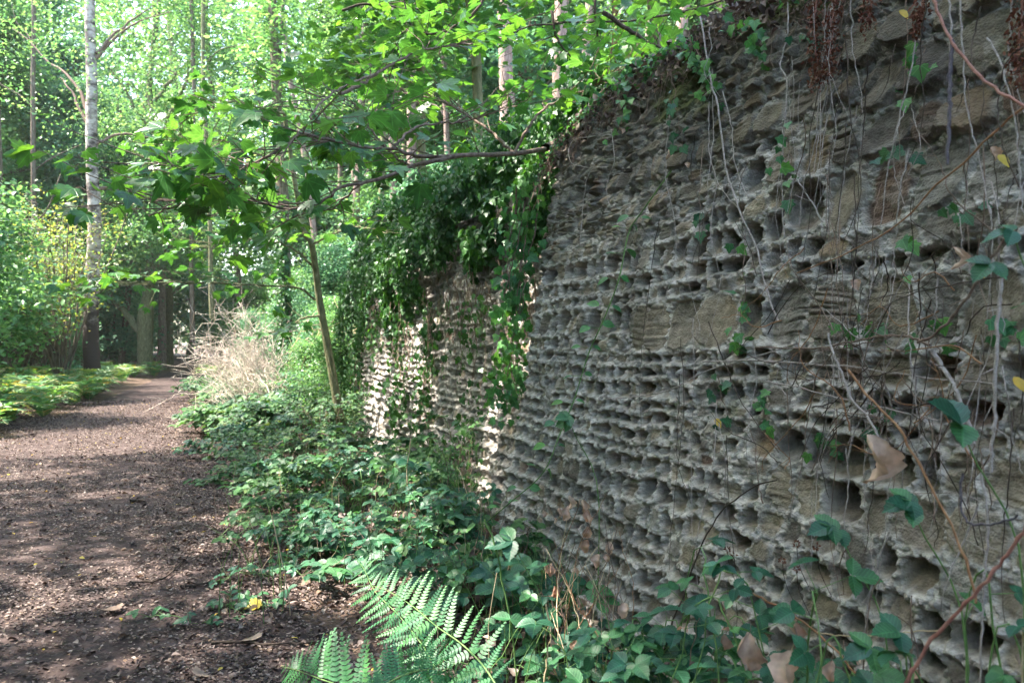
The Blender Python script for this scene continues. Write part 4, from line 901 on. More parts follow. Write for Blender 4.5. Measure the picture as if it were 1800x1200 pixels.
# named foreground brambles
for (px, py, D_, rc_, h_, n_, ls_, lab) in [(1080, 1180, 2.9, .3, .28, 12, .085, 'blue-green bramble with large toothed leaves at the bottom centre of the picture'),
        (1340, 1190, 2.5, .3, .3, 12, .08, 'blue-green bramble below the curled dead leaves'), (1180, 1130, 2.9, .25, .32, 10, .07, 'blue-green bramble climbing toward the dark diagonal cane'),
        (1480, 1120, 2.35, .28, .42, 9, .07, 'blue-green bramble reaching up the wall right of the diagonal cane'), (1590, 1200, 1.9, .15, .2, 5, .075, 'bramble with one broad ribbed leaf at the bottom right'),
        (930, 1130, 3.4, .25, .25, 9, .08, 'dark bramble between the big fern and the wall'), (1000, 1050, 3.9, .25, .3, 9, .075, 'tall bramble hiding the foot of the near bay'),
        (760, 1190, 3.5, .3, .05, 8, .08, 'low broad-leaved bramble under the big fern'),
        (800, 1120, 4.1, .3, .08, 8, .07, 'low bramble right of the big fern tip'), (900, 1010, 4.4, .25, .3, 9, .075, 'upright bramble leaning on the corner of the near bay'),
        (1760, 1190, 1.75, .15, .3, 6, .05, 'small-leaved bramble tucked into the bottom right corner'), (430, 1105, 4.6, .3, .1, 8, .06, 'sprawling bramble runner in the leaf litter at the path edge'),
        (480, 1030, 5.3, .3, .16, 9, .06, 'low bramble at the path edge beside the sunlit litter')]:
    p = P(px, py, D_); x, y = p[0], p[1]; z0 = gz(x, y); hh = max(h_, p[2] - z0) + (.17 if px > 1050 else -.03)
    x = min(x, 1.6)
    bramble('bramble', lab, (x, y, z0), 7, rc_ * 1.25, hh, (n_ + 1) // 2 + 1, ls_ * .92, 'bramble_near', lean=(0, 0), rcane=.0035)
# larger leaf sprays nearer the eye on the right
for k, (px, py, D_, ls_, lab) in enumerate([(1690, 745, 1.75, .085, 'large blue-green three-part leaf reaching in at the right, halfway down'), (1780, 405, 1.6, .05, 'tip of a blue-green leaf at the right edge above the middle'),
        (1600, 880, 1.95, .062, 'bramble leaf spray crossing the rust cane'), (1580, 1110, 1.8, .06, 'broad round-toothed bramble leaf beside the pink cane'), (900, 950, 3.2, .095, 'broad pale blue-green leaf standing before the foot of the near bay'),
        (1000, 740, 3.6, .06, 'bramble leaf at the lower end of the green trailing cane'), (710, 840, 5.2, .07, 'pale whitish bramble leaf catching the light before the far bay'), (1475, 930, 2.2, .06, 'bramble leaf spray among the seed heads')]):
    p = P(px, py, D_); t = thing('bramble_spray', lab, 'bramble', p); g, lf = Geo(), Geo()
    b0 = p + [.12, -.05, -.3]; g.tube(curve([b0 - [0, 0, .5], b0, p + [.04, 0, -.08], p], 12), .003, .0015, sides=5)
    for j in range(2 if k not in (0, 4, 6) else 1):
        c_ = p + rng.normal(0, .04, 3) * j; dd = nrm(-RT * .8 + rng.normal(0, .25, 3)); nr = nrm(-FW * .6 + [0, 0, .8]); X = nrm(np.cross(dd, nr))
        lf.scatter(L_BRAM, np.array([c_, c_, c_]), np.array([dd, nrm(dd * .3 + X), nrm(dd * .3 - X)]), nrm(nr + rng.normal(0, .15, (3, 3))), ls_ * np.array([1.15, .95, .95]))
    g.build('stem', M['stem_green'], t); lf.build('leaves', M['bramble_near'], t)

# ------------------------------------------------------------------ ferns
def frond(g, lf, c, width, T, npair, twist=0.0, prof=None, nr0=(0, 0, 1), rr=.003):
    c = np.asarray(c); m = len(c); tan = nrm(np.gradient(c, axis=0)); g.tube(c, rr, rr * .3, sides=5)
    ks = np.linspace(.08, .985, npair); P_, D_, N_, S_ = [], [], [], []
    for f in ks:
        k = f * (m - 1); i = int(k); q = c[i] * (1 - k + i) + c[min(m - 1, i + 1)] * (k - i); tg = tan[i]
        n0 = nrm(np.array(nr0) - tg * (np.array(nr0) @ tg)); X = np.cross(tg, n0); w_ = width * (np.interp(f, [0, .18, .45, .8, 1], [.5, .9, 1, .55, .05]) if prof is None else prof(f))
        for s in (1, -1):
            P_.append(q); D_.append(nrm(X * s + tg * .38 + n0 * .12 + rng.normal(0, .1, 3))); N_.append(nrm(n0 + rng.normal(0, .3, 3))); S_.append(w_ * rng.uniform(.78, 1.1))
    lf.scatter(T, np.array(P_), np.array(D_), np.array(N_), np.array(S_))
vn = nrm(-FW * .9 + [0, 0, .5])
def fern(lab, fr, width, npair, group=None, mat='fern', T=L_PINNA, stemmat='stem_green'):
    t = thing('fern', lab, 'fern', fr[0][0], group); g, lf = Geo(), Geo()
    for c in fr: frond(g, lf, curve(c, 30), width, T, npair, nr0=vn)
    g.build('stalk', M[stemmat], t); lf.build('frond', M[mat], t); return t
fern('large bright green fern frond arching left at the bottom of the picture', [[P(885, 1225, 2.44), P(850, 1170, 2.56), P(810, 1130, 2.69), P(767, 1100, 2.81), P(732, 1070, 2.94), P(695, 1045, 3.07), P(660, 1030, 3.23), P(625, 1030, 3.44)]], .175, 20)
fern('second fern frond crossing just behind the large bright one', [[P(770, 1180, 3.02), P(740, 1130, 3.11), P(700, 1080, 3.23), P(660, 1040, 3.36), P(640, 1000, 3.49), P(620, 975, 3.61)]], .15, 20)
fern('smaller fern frond rising from the bottom edge left of the large one', [[P(700, 1250, 2.35), P(630, 1215, 2.44), P(570, 1195, 2.52), P(530, 1180, 2.65), P(495, 1170, 2.77)]], .17, 24)
fern('fern frond pointing right along the very bottom edge', [[P(640, 1230, 2.27), P(700, 1190, 2.35), P(760, 1175, 2.44), P(830, 1180, 2.52)]], .12, 22)
t0 = None; R = random.Random(9)
fs = scat(84, -8, -2.0, 13.5, 30, lambda x, y: x < path_l(y) - .2 and x / y > -.27 and x / y < -.1 and (x + 3.3) ** 2 + (y - 28) ** 2 > .7, .38, 31)
pf_ = []
for v in range(4):
    t = thing('bracken_fern', None, 'fern', (0, 0, 0)); g, lf = Geo(), Geo()
    for j in range(9):
        az = j * 2 * pi / 9 + rng.normal(0, .3); L_ = rng.uniform(.6, 1.0); hh = rng.uniform(.35, .75)
        c = curve([(0, 0, 0), (cos(az) * L_ * .25, sin(az) * L_ * .25, hh * .8), (cos(az) * L_ * .7, sin(az) * L_ * .7, hh), (cos(az) * L_ * 1.1, sin(az) * L_ * 1.1, hh * .75)], 14)
        frond(g, lf, c, .3, L_PINNA_FAR, 16, rr=.005)
    g.build('stalk', M['straw' if v == 3 else 'stem_green'], t); lf.build('fronds', M['fern_far'], t); t['used'] = 0; pf_.append(t)
for i, (x, y) in enumerate(fs):
    place(pf_[i % 4], (x, y, gz(x, y) - .02), R.uniform(0, 6), R.uniform(.7, 1.15), 'bracken fern in the sunlit bed left of the path', 'bracken ferns left of the path')
for i, (x, y) in enumerate([(-1.9, 39), (-2.6, 37.5), (-3.0, 35), (-2.7, 33), (-3.3, 32), (-2.4, 41), (.6, 38), (.4, 34)]):
    place(pf_[i % 4], (x, y, gz(x, y) - .02), R.uniform(0, 6), R.uniform(.8, 1.15), 'small fern at the narrow far part of the path', 'ferns at the far part of the path')

# low weeds right of the path beyond the brambles, and the bleached brushwood
for i, (x, y) in enumerate(scat(34, 1.6, 7, 12.8, 24, lambda x, y: x > path_r(y) + 1.8, .6, 39)):
    place(shr[i % 2], (x, y, gz(x, y) - .1), i * 1.3, B.uniform(.22, .5), 'low leafy shrub covering the bank beside the end of the wall', 'low shrubs on the bank')
for i, (x, y) in enumerate(scat(34, -.1, 2.6, 12.5, 26, lambda x, y: x > path_r(y) + .15 and x < path_r(y) + 2.2, .55, 33)):
    bramble('bramble', 'sunlit low bramble on the right verge past the end of the wall', (x, y, gz(x, y)), 7, .55, .35 + .25 * R.random(), 16, .12, 'bramble', 'brambles on the right verge past the wall', rcane=.006)
b0 = P(455, 700, 14.5)
t = thing('brushwood', 'heap of bleached dead twigs leaning out over the path past the end of the wall', 'branches', b0); g = Geo()
for j in range(130):
    a = P(B.gauss(450, 24), B.uniform(640, 760), 14.5 + B.gauss(0, .5)); az = B.gauss(-1.0, .5); L_ = B.uniform(.4, 1.6)
    d = -RT * B.uniform(-.2, 1) + np.array([0, 0, B.uniform(.05, 1.6)]) + FW * B.gauss(0, .5); d = nrm(d)
    c = curve([a, a + d * L_ * .35 + rng.normal(0, .07, 3), a + d * L_ * .7 + rng.normal(0, .16, 3), a + d * L_ + rng.normal(0, .25, 3) - [0, 0, .2 * L_]], 12, .02); g.tube(c, B.uniform(.004, .011), .002, sides=4)
    for _ in range(9):
        q = c[B.randrange(3, 12)]; e = q + nrm(d + rng.normal(0, .9, 3)) * B.uniform(.12, .5); g.tube([q, (q + e) / 2 + rng.normal(0, .015, 3), e], .005, .002, sides=3)
g.build('twigs', M['brush'], t)
g = Geo()
for j in range(90):
    a = P(B.uniform(500, 640), B.uniform(560, 720), 15 + B.gauss(0, .8)); e = a + rng.normal(0, .35, 3) + [0, 0, .25]
    g.tube(curve([a, (a + e) / 2 + rng.normal(0, .08, 3), e], 6), .008, .003, sides=3)
tag(g.build('dead_stalks', M['straw']), 'tangle of dry tan stalks on the shrubby bank behind the sapling', 'stalks')

# ------------------------------------------------------------------ dry stems, canes and vines in front of the near bay
stems = [  # (pixels, distance in front of the wall, r0, r1, material, label)
    ([(1232, 30), (1247, 130), (1262, 190), (1275, 290), (1300, 370), (1330, 440), (1350, 520), (1368, 565)], .07, .006, .004, 'stem_grey', 'long pale brown stem hanging from the mossy top toward the knot of dry stems'),
    ([(1247, 180), (1246, 260), (1262, 320), (1298, 368)], .06, .003, .002, 'stem_grey', 'thin pale stem looping left of the long brown one and joining it'),
    ([(1270, 160), (1285, 220), (1290, 280), (1312, 340), (1340, 352)], .06, .003, .002, 'stem_grey', 'thin pale stem curling right beneath the mossy top'),
    ([(1385, 5), (1384, 60), (1372, 115), (1384, 150), (1376, 260), (1374, 330), (1378, 420)], .05, .004, .003, 'stem_grey', 'crinkled grey vine hanging below the ivy of the mossy top'),
    ([(1452, 40), (1440, 160), (1432, 250), (1412, 330), (1405, 400)], .08, .003, .002, 'stem_grey', 'pale straight stem hanging through the left seed tassels'),
    ([(1478, 0), (1465, 60), (1460, 120), (1440, 230), (1430, 300)], .08, .003, .002, 'stem_grey', 'second pale stem crossing the left seed tassels'),
    ([(1615, 40), (1600, 130), (1583, 200), (1560, 300), (1548, 400)], .1, .0035, .002, 'stem_grey', 'pale stem slanting left below the third seed tassel'),
    ([(1667, 0), (1672, 90), (1670, 180), (1666, 290)], .28, .0035, .003, 'stem_grey', 'pale upright stem in front of the dark violet one'),
    ([(1688, 0), (1692, 80), (1700, 190), (1722, 280), (1745, 400)], .22, .003, .002, 'stem_grey', 'pale stem bowing right from the top of the picture toward the right edge'),
    ([(1675, 72), (1670, 130), (1669, 200), (1664, 290)], .3, .0075, .006, 'stem_blue', 'dark violet knotted stem standing upright near the top right'),
    ([(1637, -10), (1650, 30), (1672, 72), (1690, 96), (1730, 140), (1765, 165), (1802, 188)], .3, .0055, .005, 'stem_pink', 'smooth pinkish-red cane curving across the top right corner'),
    ([(1802, 186), (1760, 222), (1690, 290), (1640, 330), (1590, 385), (1500, 440), (1400, 480)], .26, .0045, .002, 'stem_rust', 'rust-brown cane sloping down leftward from the right edge'),
    ([(1790, 400), (1760, 430), (1715, 500), (1680, 550), (1640, 590), (1612, 602)], .2, .005, .005, 'twig', 'brown cane arching down from the right edge to the long bent stem'),
    ([(1635, 607), (1600, 592), (1560, 590), (1500, 600), (1430, 612), (1330, 610)], .14, .0055, .003, 'twig', 'bent brown stem arching level across the right of the wall'),
    ([(1762, 480), (1755, 560), (1750, 640), (1748, 730), (1742, 830)], .2, .006, .005, 'stem_grey', 'pale freckled stem standing upright beside the right edge'),
    ([(1640, 618), (1672, 670), (1690, 712), (1705, 750), (1712, 780)], .16, .008, .006, 'stem_grey', 'thick pale stump-like stick slanting below the square blocks'),
    ([(1060, 703), (1130, 695), (1180, 684), (1240, 652), (1310, 632), (1400, 604)], .08, .0035, .003, 'stem_grey', 'long straight pale stem pointing left across the middle of the wall'),
    ([(1235, 636), (1330, 634), (1420, 640), (1500, 645), (1600, 660), (1755, 674)], .12, .004, .003, 'stem_grey', 'very long level pale stem running right below the knot'),
    ([(1345, 670), (1400, 680), (1470, 697), (1550, 715), (1650, 740)], .14, .0035, .0025, 'stem_grey', 'lower long pale stem sloping down to the right toward the large leaf'),
    ([(1455, 585), (1465, 625), (1480, 655), (1495, 700), (1520, 725), (1540, 760), (1552, 790)], .24, .005, .004, 'stem_grey', 'pale lilac stem leading down to the big dead leaf'),
    ([(1150, 1210), (1180, 1100), (1200, 1050), (1232, 960), (1262, 908), (1290, 880), (1330, 852), (1365, 843)], .22, .0045, .003, 'twig_dark', 'dark purple cane rising diagonally from the bottom and bending right'),
    ([(1490, 650), (1530, 700), (1575, 745), (1600, 790), (1640, 860), (1680, 940), (1705, 1010), (1718, 1060)], .45, .004, .0035, 'stem_rust', 'rust-brown cane descending steeply through the lower right'),
    ([(1585, 1210), (1640, 1120), (1715, 1042), (1760, 985), (1806, 925)], .5, .005, .0045, 'stem_pink', 'thick pink-tan cane rising to the right edge from the bottom'),
    ([(1290, 1028), (1340, 1050), (1400, 1085), (1450, 1125), (1490, 1165), (1520, 1210)], .4, .004, .003, 'stem_rust', 'tan cane curving down over the curled dead leaves to the bottom edge'),
    ([(1440, 1112), (1500, 1118), (1570, 1113), (1655, 1106)], .35, .002, .002, 'straw', 'thin straw stem lying level near the bottom right'),
    ([(1690, 830), (1688, 880), (1700, 915), (1740, 922), (1790, 905)], .35, .004, .003, 'stem_blue', 'dark violet stem curling in a hook at the lower right'),
    ([(1725, 830), (1735, 920), (1730, 1010), (1726, 1100), (1722, 1210)], .3, .004, .003, 'stem_grey', 'pale stem standing in the lower right behind the canes'),
    ([(1245, 565), (1275, 640), (1300, 700), (1335, 750), (1370, 795)], .1, .003, .002, 'twig_dark', 'dark thin stem slanting down right below the pale leaves of ivy'),
    ([(1390, 490), (1360, 545), (1300, 610), (1260, 640)], .1, .002, .0015, 'twig_dark', 'dark wiry stem slanting down left through the knot'),
    ([(1445, 540), (1480, 570), (1510, 595), (1535, 570), (1560, 540), (1590, 490)], .14, .0025, .002, 'stem_grey', 'pale vine sagging in a U left of the square blocks'),
    ([(1075, 232), (1040, 240), (1008, 246), (1000, 268), (1005, 286), (1030, 294), (1068, 293)], .06, .003, .003, 'stem_grey', 'pale vine looping in a hook near the broken corner of the near bay'),
    ([(1070, 270), (1045, 290), (1030, 320), (1024, 370), (1020, 425), (1018, 430)], .06, .003, .0025, 'stem_grey', 'pale arching vine inside the loop near the broken corner'),
    ([(1075, 232), (1080, 280), (1070, 310), (1066, 340), (1072, 362)], .05, .003, .002, 'stem_grey', 'short crinkled vine right of the loop near the broken corner'),
    ([(1170, 300), (1172, 320), (1162, 336), (1180, 345)], .05, .0025, .002, 'stem_grey', 'tiny curled root right of the looped vines'),
    ([(1800, 80), (1770, 110), (1755, 170), (1760, 240), (1790, 330)], .3, .0025, .002, 'twig_dark', 'dark wiry stem bending beside the right edge at the top'),
    ([(1735, 65), (1765, 130), (1785, 230), (1795, 330), (1800, 380)], .3, .003, .002, 'stem_grey', 'curved pale twig leaning to the right edge at the top')]
for a, off, r0, r1, mt, lab in stems:
    c = curve([W(px, py, off) for px, py in a], 26, .0015)
    g = Geo(); g.tube(c, r0 * .8, r1 * .8, sides=6, rough=.12)
    if mt in ('stem_grey', 'twig') and r0 >= .004:
        for _ in range(5):
            q = c[rng.integers(3, 24)]; e = q + nrm(np.array([-.3, rng.normal(0, 1), rng.normal(-.3, .6)])) * rng.uniform(.02, .06); g.tube([q, e], r1 * .4, r1 * .2, sides=3)
    tag(g.build('dry_stem', M[mt], None), lab, 'stem')
R = random.Random(3)
for k in range(92):      # the finer hanging stuff
    px = R.uniform(1400, 1800) if k % 5 else R.uniform(1130, 1400); py = R.uniform(-20, 520) if k % 3 else R.uniform(480, 800); Lp = R.uniform(120, 420); s_ = R.uniform(-50, 30)
    a = [(px, py), (px + s_ * .3 + R.gauss(0, 6), py + Lp * .3), (px + s_ * .6 + R.gauss(0, 10), py + Lp * .65), (px + s_ + R.gauss(0, 12), py + Lp)]
    c = curve([W(x, y, R.uniform(.04, .16)) for x, y in a], 20, .002)
    g = Geo(); g.tube(c, R.uniform(.0014, .003), .001, sides=4)
    tag(g.build('dry_stem', M[R.choice(['stem_grey', 'stem_grey', 'twig', 'twig_dark'])], None), 'thin dry stem hanging among others over the right of the wall', 'stem', 'fine dry stems hanging over the near bay')
for k in range(46):      # crossing twigs
    p = W(R.uniform(1330, 1790), R.uniform(380, 960), R.uniform(.08, .25)); a_ = R.choice([R.uniform(-.5, .5), R.uniform(.6, 1.4), R.uniform(-1.4, -.6)]); L_ = R.uniform(.15, .5)
    q = p + np.array([R.gauss(0, .05), cos(a_) * L_, sin(a_) * L_]); g = Geo(); c = curve([p, p * .65 + q * .35 + rng.normal(0, .02, 3), p * .3 + q * .7 + rng.normal(0, .025, 3), q], 16, .0015); g.tube(c, R.uniform(.0015, .0032), .001, sides=5, rough=.1)
    for _ in range(3): b = c[rng.integers(3, 14)]; g.tube([b, b + nrm(q - p + rng.normal(0, .4, 3)) * R.uniform(.03, .1)], .0011, .0006, sides=3)
    tag(g.build('dry_stem', M[R.choice(['stem_grey', 'twig', 'twig_dark', 'stem_rust'])], None), 'dry twig crossing the tangle over the right half of the wall', 'stem', 'crossing dry twigs over the near bay')
for k in range(34):      # wiry tangle round the knot
    p = W(R.gauss(1480, 70), R.gauss(660, 60), R.uniform(.08, .2)); q = p + np.array([R.gauss(0, .04), R.gauss(0, .16), R.gauss(-.05, .16)])
    g = Geo(); g.tube(curve([p, (p + q) / 2 + rng.normal(0, .03, 3), q], 10, .002), .002, .001, sides=4)
    tag(g.build('dry_stem', M['twig_dark' if k % 2 else 'twig'], None), 'fine wiry twig in the tangle left of the big dead leaf', 'stem', 'wiry twigs in the tangle')

def seed_tassel(lab, a, n, w_):
    c = curve([W(x, y, .12) for x, y in a], 20, .003); t = thing('seed_tassel', lab, 'seed head', c[0], 'dry seed tassels at the top of the wall'); g, lf = Geo(), Geo(); g.tube(c, .003, .0015, sides=4)
    q = c[rng.integers(0, 20, n)] + rng.normal(0, w_, (n, 3)); lf.scatter(L_OVATE, q, nrm(rdir(n) + [0, 0, -.8]), rdir(n), rng.uniform(.008, .018, n))
    g.build('stem', M['stem_pink'], t); lf.build('seeds', M['seed'], t)['kind'] = 'stuff'
for lab, a, n, w_ in [('reddish-brown seed tassel hanging leftmost near the top of the wall', [(1434, 0), (1432, 60), (1436, 110), (1430, 150)], 420, .016), ('long reddish-brown seed tassel second from the left', [(1470, -10), (1463, 40), (1460, 90), (1455, 135)], 420, .014),
                      ('wispy reddish-brown tassel in the middle of the wall top', [(1535, -20), (1528, 20), (1520, 55)], 160, .012), ('reddish-brown tassel beside the pinkish cane', [(1625, -20), (1618, 20), (1610, 58)], 240, .012),
                      ('thick reddish-brown tassel at the right edge', [(1800, -20), (1793, 40), (1790, 90), (1793, 140)], 420, .016)]:
    seed_tassel(lab, a, n, w_)
for k, (px, py) in enumerate([(1400, 955), (1375, 985), (1400, 1000), (1435, 960), (1290, 975), (1278, 965)]):
    p = W(px, py, .2); t = thing('bramble_fruit_head', 'dark dried bramble fruit head ' + ['highest of the cluster right of the dark cane', 'left of the cluster right of the dark cane', 'lowest of the cluster right of the dark cane', 'rightmost of the cluster right of the dark cane', 'just right of the dark diagonal cane', 'nearest to the dark diagonal cane'][k], 'fruit', p, 'dried fruit heads')
    g = Geo()
    for j in range(26):
        d = rdir(1)[0]; g.scatter(L_OVATE, p + d * .006, d, rdir(1), .009)
    g.build('head', M['seed'], t); g = Geo(); g.tube(curve([p, p + [.03, .02, -.08], p + [.06, 0, -.16]], 8), .0012, sides=4); g.build('stalk', M['twig_dark'], t)

# curled dead leaves
deads = [(1545, 812, .30, .135, 'big crumpled dead leaf hanging before the wall on the right'), (1315, 1150, .45, .11, 'long curled dead leaf hanging near the bottom, left of the rust one'), (1275, 1130, .42, .05, 'pinkish folded dead leaf beside the long curled one'),
         (1398, 1180, .45, .12, 'broad dead leaf drooping at the bottom edge'), (1400, 1110, .4, .05, 'small tightly rolled dead leaf hanging above the broad one'), (1275, 1065, .32, .045, 'orange-brown dead leaf on the tan cane'),
         (1460, 1180, .42, .055, 'split dead leaf at the bottom edge right of the broad one'), (1005, 885, .3, .07, 'dark red rolled dead leaf above the tall brambles'), (975, 915, .25, .03, 'little orange dead leaf left of the dark red one'),
         (1178, 272, .06, .05, 'orange dead leaf stuck high on the wall left of the hanging stems'), (1090, 232, .06, .045, 'orange dead leaf near the loop vine at the broken corner'), (1690, 455, .2, .06, 'brown shrivelled leaf pair above the square blocks'),
         (1745, 270, .2, .04, 'tan dead leaf caught among stems near the right edge'), (1730, 470, .15, .04, 'rusty dead leaf behind the pale freckled stem'), (1050, 985, .3, .06, 'pale dead leaf hanging in the bramble at the foot of the near bay'),
         (1030, 960, .3, .06, 'crumpled tan dead leaf below the dark red one'), (1505, 500, .12, .04, 'brown dead leaf wedged left of the square blocks'), (1208, 290, .05, .03, 'brown dead leaf beneath the orange one high on the wall')]
_R = random.Random(77)
for k in range(26):
    deads.append((_R.uniform(955, 1100), _R.uniform(880, 1140), _R.uniform(.2, .45), _R.uniform(.03, .065), 'withered leaf hanging in the brown tangle at the foot of the near bay'))
for k in range(26):
    g = Geo(); a_ = W(_R.uniform(940, 1110), _R.uniform(1080, 1200), _R.uniform(.2, .5)); b_ = W(_R.uniform(940, 1110), _R.uniform(870, 1020), _R.uniform(.15, .4))
    g.tube(curve([a_, a_ * .5 + b_ * .5 + rng.normal(0, .03, 3), b_], 14, .003), .0025, .0012, sides=4); tag(g.build('dry_stem', M[_R.choice(['stem_rust', 'straw', 'twig'])]), 'tawny stalk in the brown tangle at the foot of the near bay', 'stem', 'tawny stalks at the foot of the near bay')
for px, py, off, s_, lab in deads:
    p = W(px, py, off); t = thing('dead_leaf', lab, 'leaf', p, 'withered leaves in the brown tangle' if lab.startswith('withered leaf') else None); g = Geo()
    top_ = p + np.array([0, 0, s_ * .5]); dd = nrm(np.array([rng.normal(0, .2), rng.normal(0, .2), -1])); nr = nrm(-FW + rng.normal(0, .4, 3)); X = nrm(np.cross(dd, nr))
    V, T = L_DEAD
    # subdivide the outline into a crumpled sheet
    nu, nv = 9, 12; u = np.linspace(-1, 1, nu); v = np.linspace(0, 1, nv); Ug, Vg = np.meshgrid(u, v)
    wd = .42 * np.sin(pi * np.clip(Vg, .02, .985) ** .8) ** .75 * (1 + .12 * np.sin(Vg * 26) * np.abs(Ug)); xx = Ug * wd
    kk_ = rng.uniform(1.3, 2.3); ph = rng.uniform(-.4, .4); bend = rng.uniform(.3, .9)
    xs_ = wd * np.sin(kk_ * (Ug + ph)) / kk_ * 1.35; zz = wd * (1 - np.cos(kk_ * (Ug + ph))) / kk_ * 1.35 + .035 * np.sin(Vg * 24 - np.abs(Ug) * 7) + .12 * noise(Ug * 2.2, Vg * 4, s_ * 99, 5) - bend * (Vg - .5) ** 2
    xx = xs_ + .08 * np.sin(Vg * 7 + ph * 5)
    Pp = top_ + s_ * (xx[..., None] * X + Vg[..., None] * dd + zz[..., None] * np.cross(X, dd))
    i = (np.arange(nv - 1)[:, None] * nu + np.arange(nu - 1)[None, :]).ravel(); g.add(Pp.reshape(-1, 3), Q=np.stack([i, i + 1, i + nu + 1, i + nu], -1)); g.build('blade', M['dead'], t)
    g = Geo(); g.tube(curve([top_, top_ + [.01, 0, .02], top_ + [.015, .02, .05]], 6), .0012, sides=4); g.build('stalk', M['twig'], t)
for px, py, off, lab in [(1713, 466, .15, 'bright yellow leaf beside the brown cane at the right'), (1782, 662, .2, 'yellow leaf at the right edge below the middle'), (1755, 272, .2, 'small yellow leaf high at the right'), (1582, 18, .1, 'yellow-green leaf right of the tassels at the very top'), (1258, 735, .08, 'little orange-yellow leaf below the long pale stems')]:
    g = Geo(); g.scatter(L_OVATE, W(px, py, off), nrm(np.array([.1, -.5, -.6])), nrm(-FW + [0, 0, .3]), .045); tag(g.build('yellow_leaf', M['yellow']), lab, 'leaf')

# green trailing cane before the near bay, with paired leaflets
t = thing('trailing_cane', 'green trailing cane with paired leaflets slanting down before the near bay', 'cane', W(1105, 410, .1)); g, lf = Geo(), Geo()
c = curve([W(x, y, o) for x, y, o in [(1180, 300, .06), (1130, 370, .08), (1105, 410, .1), (1088, 490, .12), (1062, 560, .14), (1035, 620, .16), (1010, 700, .2), (985, 760, .25), (955, 830, .3), (900, 880, .35), (840, 930, .4)]], 50); g.tube(c, .004, .003, sides=6)
for k in range(6, 49, 3):
    for s in (-1, 1):
        b = c[k] + np.array([-.02, 0, .01]) + nrm(-RT * s * .9 + [0, 0, rng.normal(0, .3)]) * .035; g.tube([c[k], b], .0012, sides=3)
        lf.scatter(L_BRAM, b, nrm(-RT * s + rng.normal(0, .3, 3) + [0, 0, -.25]), nrm(-FW * .5 + [0, 0, .8] + rng.normal(0, .25, 3)), rng.uniform(.04, .07))
g.build('stem', M['stem_green'], t); lf.build('leaves', M['ivy_small'], t)
for a, D_, r, mt, lab in [([(850, 912), (868, 950), (885, 1030), (903, 1120), (908, 1210)], 3.2, .004, 'stem_green', 'smooth light green stem rising from the bottom right of the big fern'), ([(478, 905), (490, 960), (503, 1020), (514, 1112)], 4.6, .0035, 'straw', 'upright straw-coloured stalk in the litter left of the big fern'),
                     ([(722, 770), (715, 830), (722, 890), (730, 960)], 5.6, .004, 'straw', 'pale straw stalk standing in the brambles before the far bay'), ([(960, 1060), (968, 1110), (962, 1150), (955, 1210)], 3.1, .0035, 'straw', 'tawny stalk at the bottom between fern and wall'), ([(778, 850), (780, 920), (776, 985)], 5.6, .004, 'straw', 'shorter pale stalk in the brambles near the foot of the far bay')]:
    g = Geo(); g.tube(curve([P(x, y, D_) for x, y in a], 16, .002), r, r * .8, sides=6); tag(g.build('plant_stalk', M[mt]), lab, 'stalk')

# moss, roots and rubbish along the top of the near bay
g = Geo(); N = 5200; y = rng.uniform(1.2, 5.2, N); z = topz(y) + rng.uniform(-.12, .16, N) * rng.random(N) ** .5; x = WX(z) + np.maximum(0, z - topz(y)) * .8 + rng.uniform(-.05, .12, N)
kk = noise(y * 3.1, z * 5, 0, 61) > -.05; q = np.column_stack([x, y, z])[kk]
g.scatter(L_IVY, q, nrm(np.array([-.4, 0, -.2]) + rng.normal(0, .7, (len(q), 3))), nrm(np.array([-.5, 0, .8]) + rng.normal(0, .5, (len(q), 3))), rng.uniform(.012, .04, len(q)))
tag(g.build('wall_top_weeds', M['ivy_small']), kind='stuff')
g = Geo(); N = 1500; y = rng.uniform(1.2, 5.2, N); z = topz(y) + rng.uniform(-.2, .12, N); x = WX(z) + np.maximum(0, z - topz(y)) * .8 - .03
g.scatter(L_DEAD, np.column_stack([x, y, z]), rdir(N), nrm(np.array([-.6, 0, .6]) + rng.normal(0, .5, (N, 3))), rng.uniform(.015, .05, N))
tag(g.build('wall_top_litter', M['litter']), kind='stuff')
for k in range(150):
    pass
g = Geo()
for k in range(170):
    yy0 = R.uniform(1.3, 5.1); zt = float(topz(np.array(yy0))) + .03; Ln = R.uniform(.08, .45)
    g.tube(curve([(WX(zt) + .02, yy0, zt), (WX(zt - Ln * .5) - .04, yy0 + R.gauss(0, .06), zt - Ln * .5), (WX(zt - Ln) - .04, yy0 + R.gauss(0, .1), zt - Ln)], 8, .006), .0022, .001, sides=3)
tag(g.build('wall_top_roots', M['twig']), kind='stuff')

# ------------------------------------------------------------------ leaf litter and sticks on the ground
def litter(N, yr, xr, size, name, dens, seed, T=L_DEAD):
    r_ = np.random.default_rng(seed); y = yr[0] + (yr[1] - yr[0]) * r_.random(N) ** 1.4; u = r_.random(N); l, r = path_l(y) - 1.0, path_r(y) + xr
    x = l + (r - l) * u; pr = dens(x, y) * (.35 + .9 * sstep(-.5, .6, noise(x * 1.3, y * .9, 0, seed))); k = r_.random(N) < pr; x, y = x[k], y[k]; n = len(x)
    q = np.column_stack([x, y, hgt(x, y) + .018 + r_.uniform(0, .012, n)]); g = Geo()
    g.scatter(T, q, nrm(np.column_stack([r_.normal(0, 1, (n, 2)), r_.normal(0, .12, n)])), nrm(np.array([0, 0, 1]) + r_.normal(0, .25, (n, 3))), size * r_.uniform(.4, 1.2, n) ** 1.2, r_.random(n) ** 1.6)
    tag(g.build(name, M['litter']), kind='stuff')
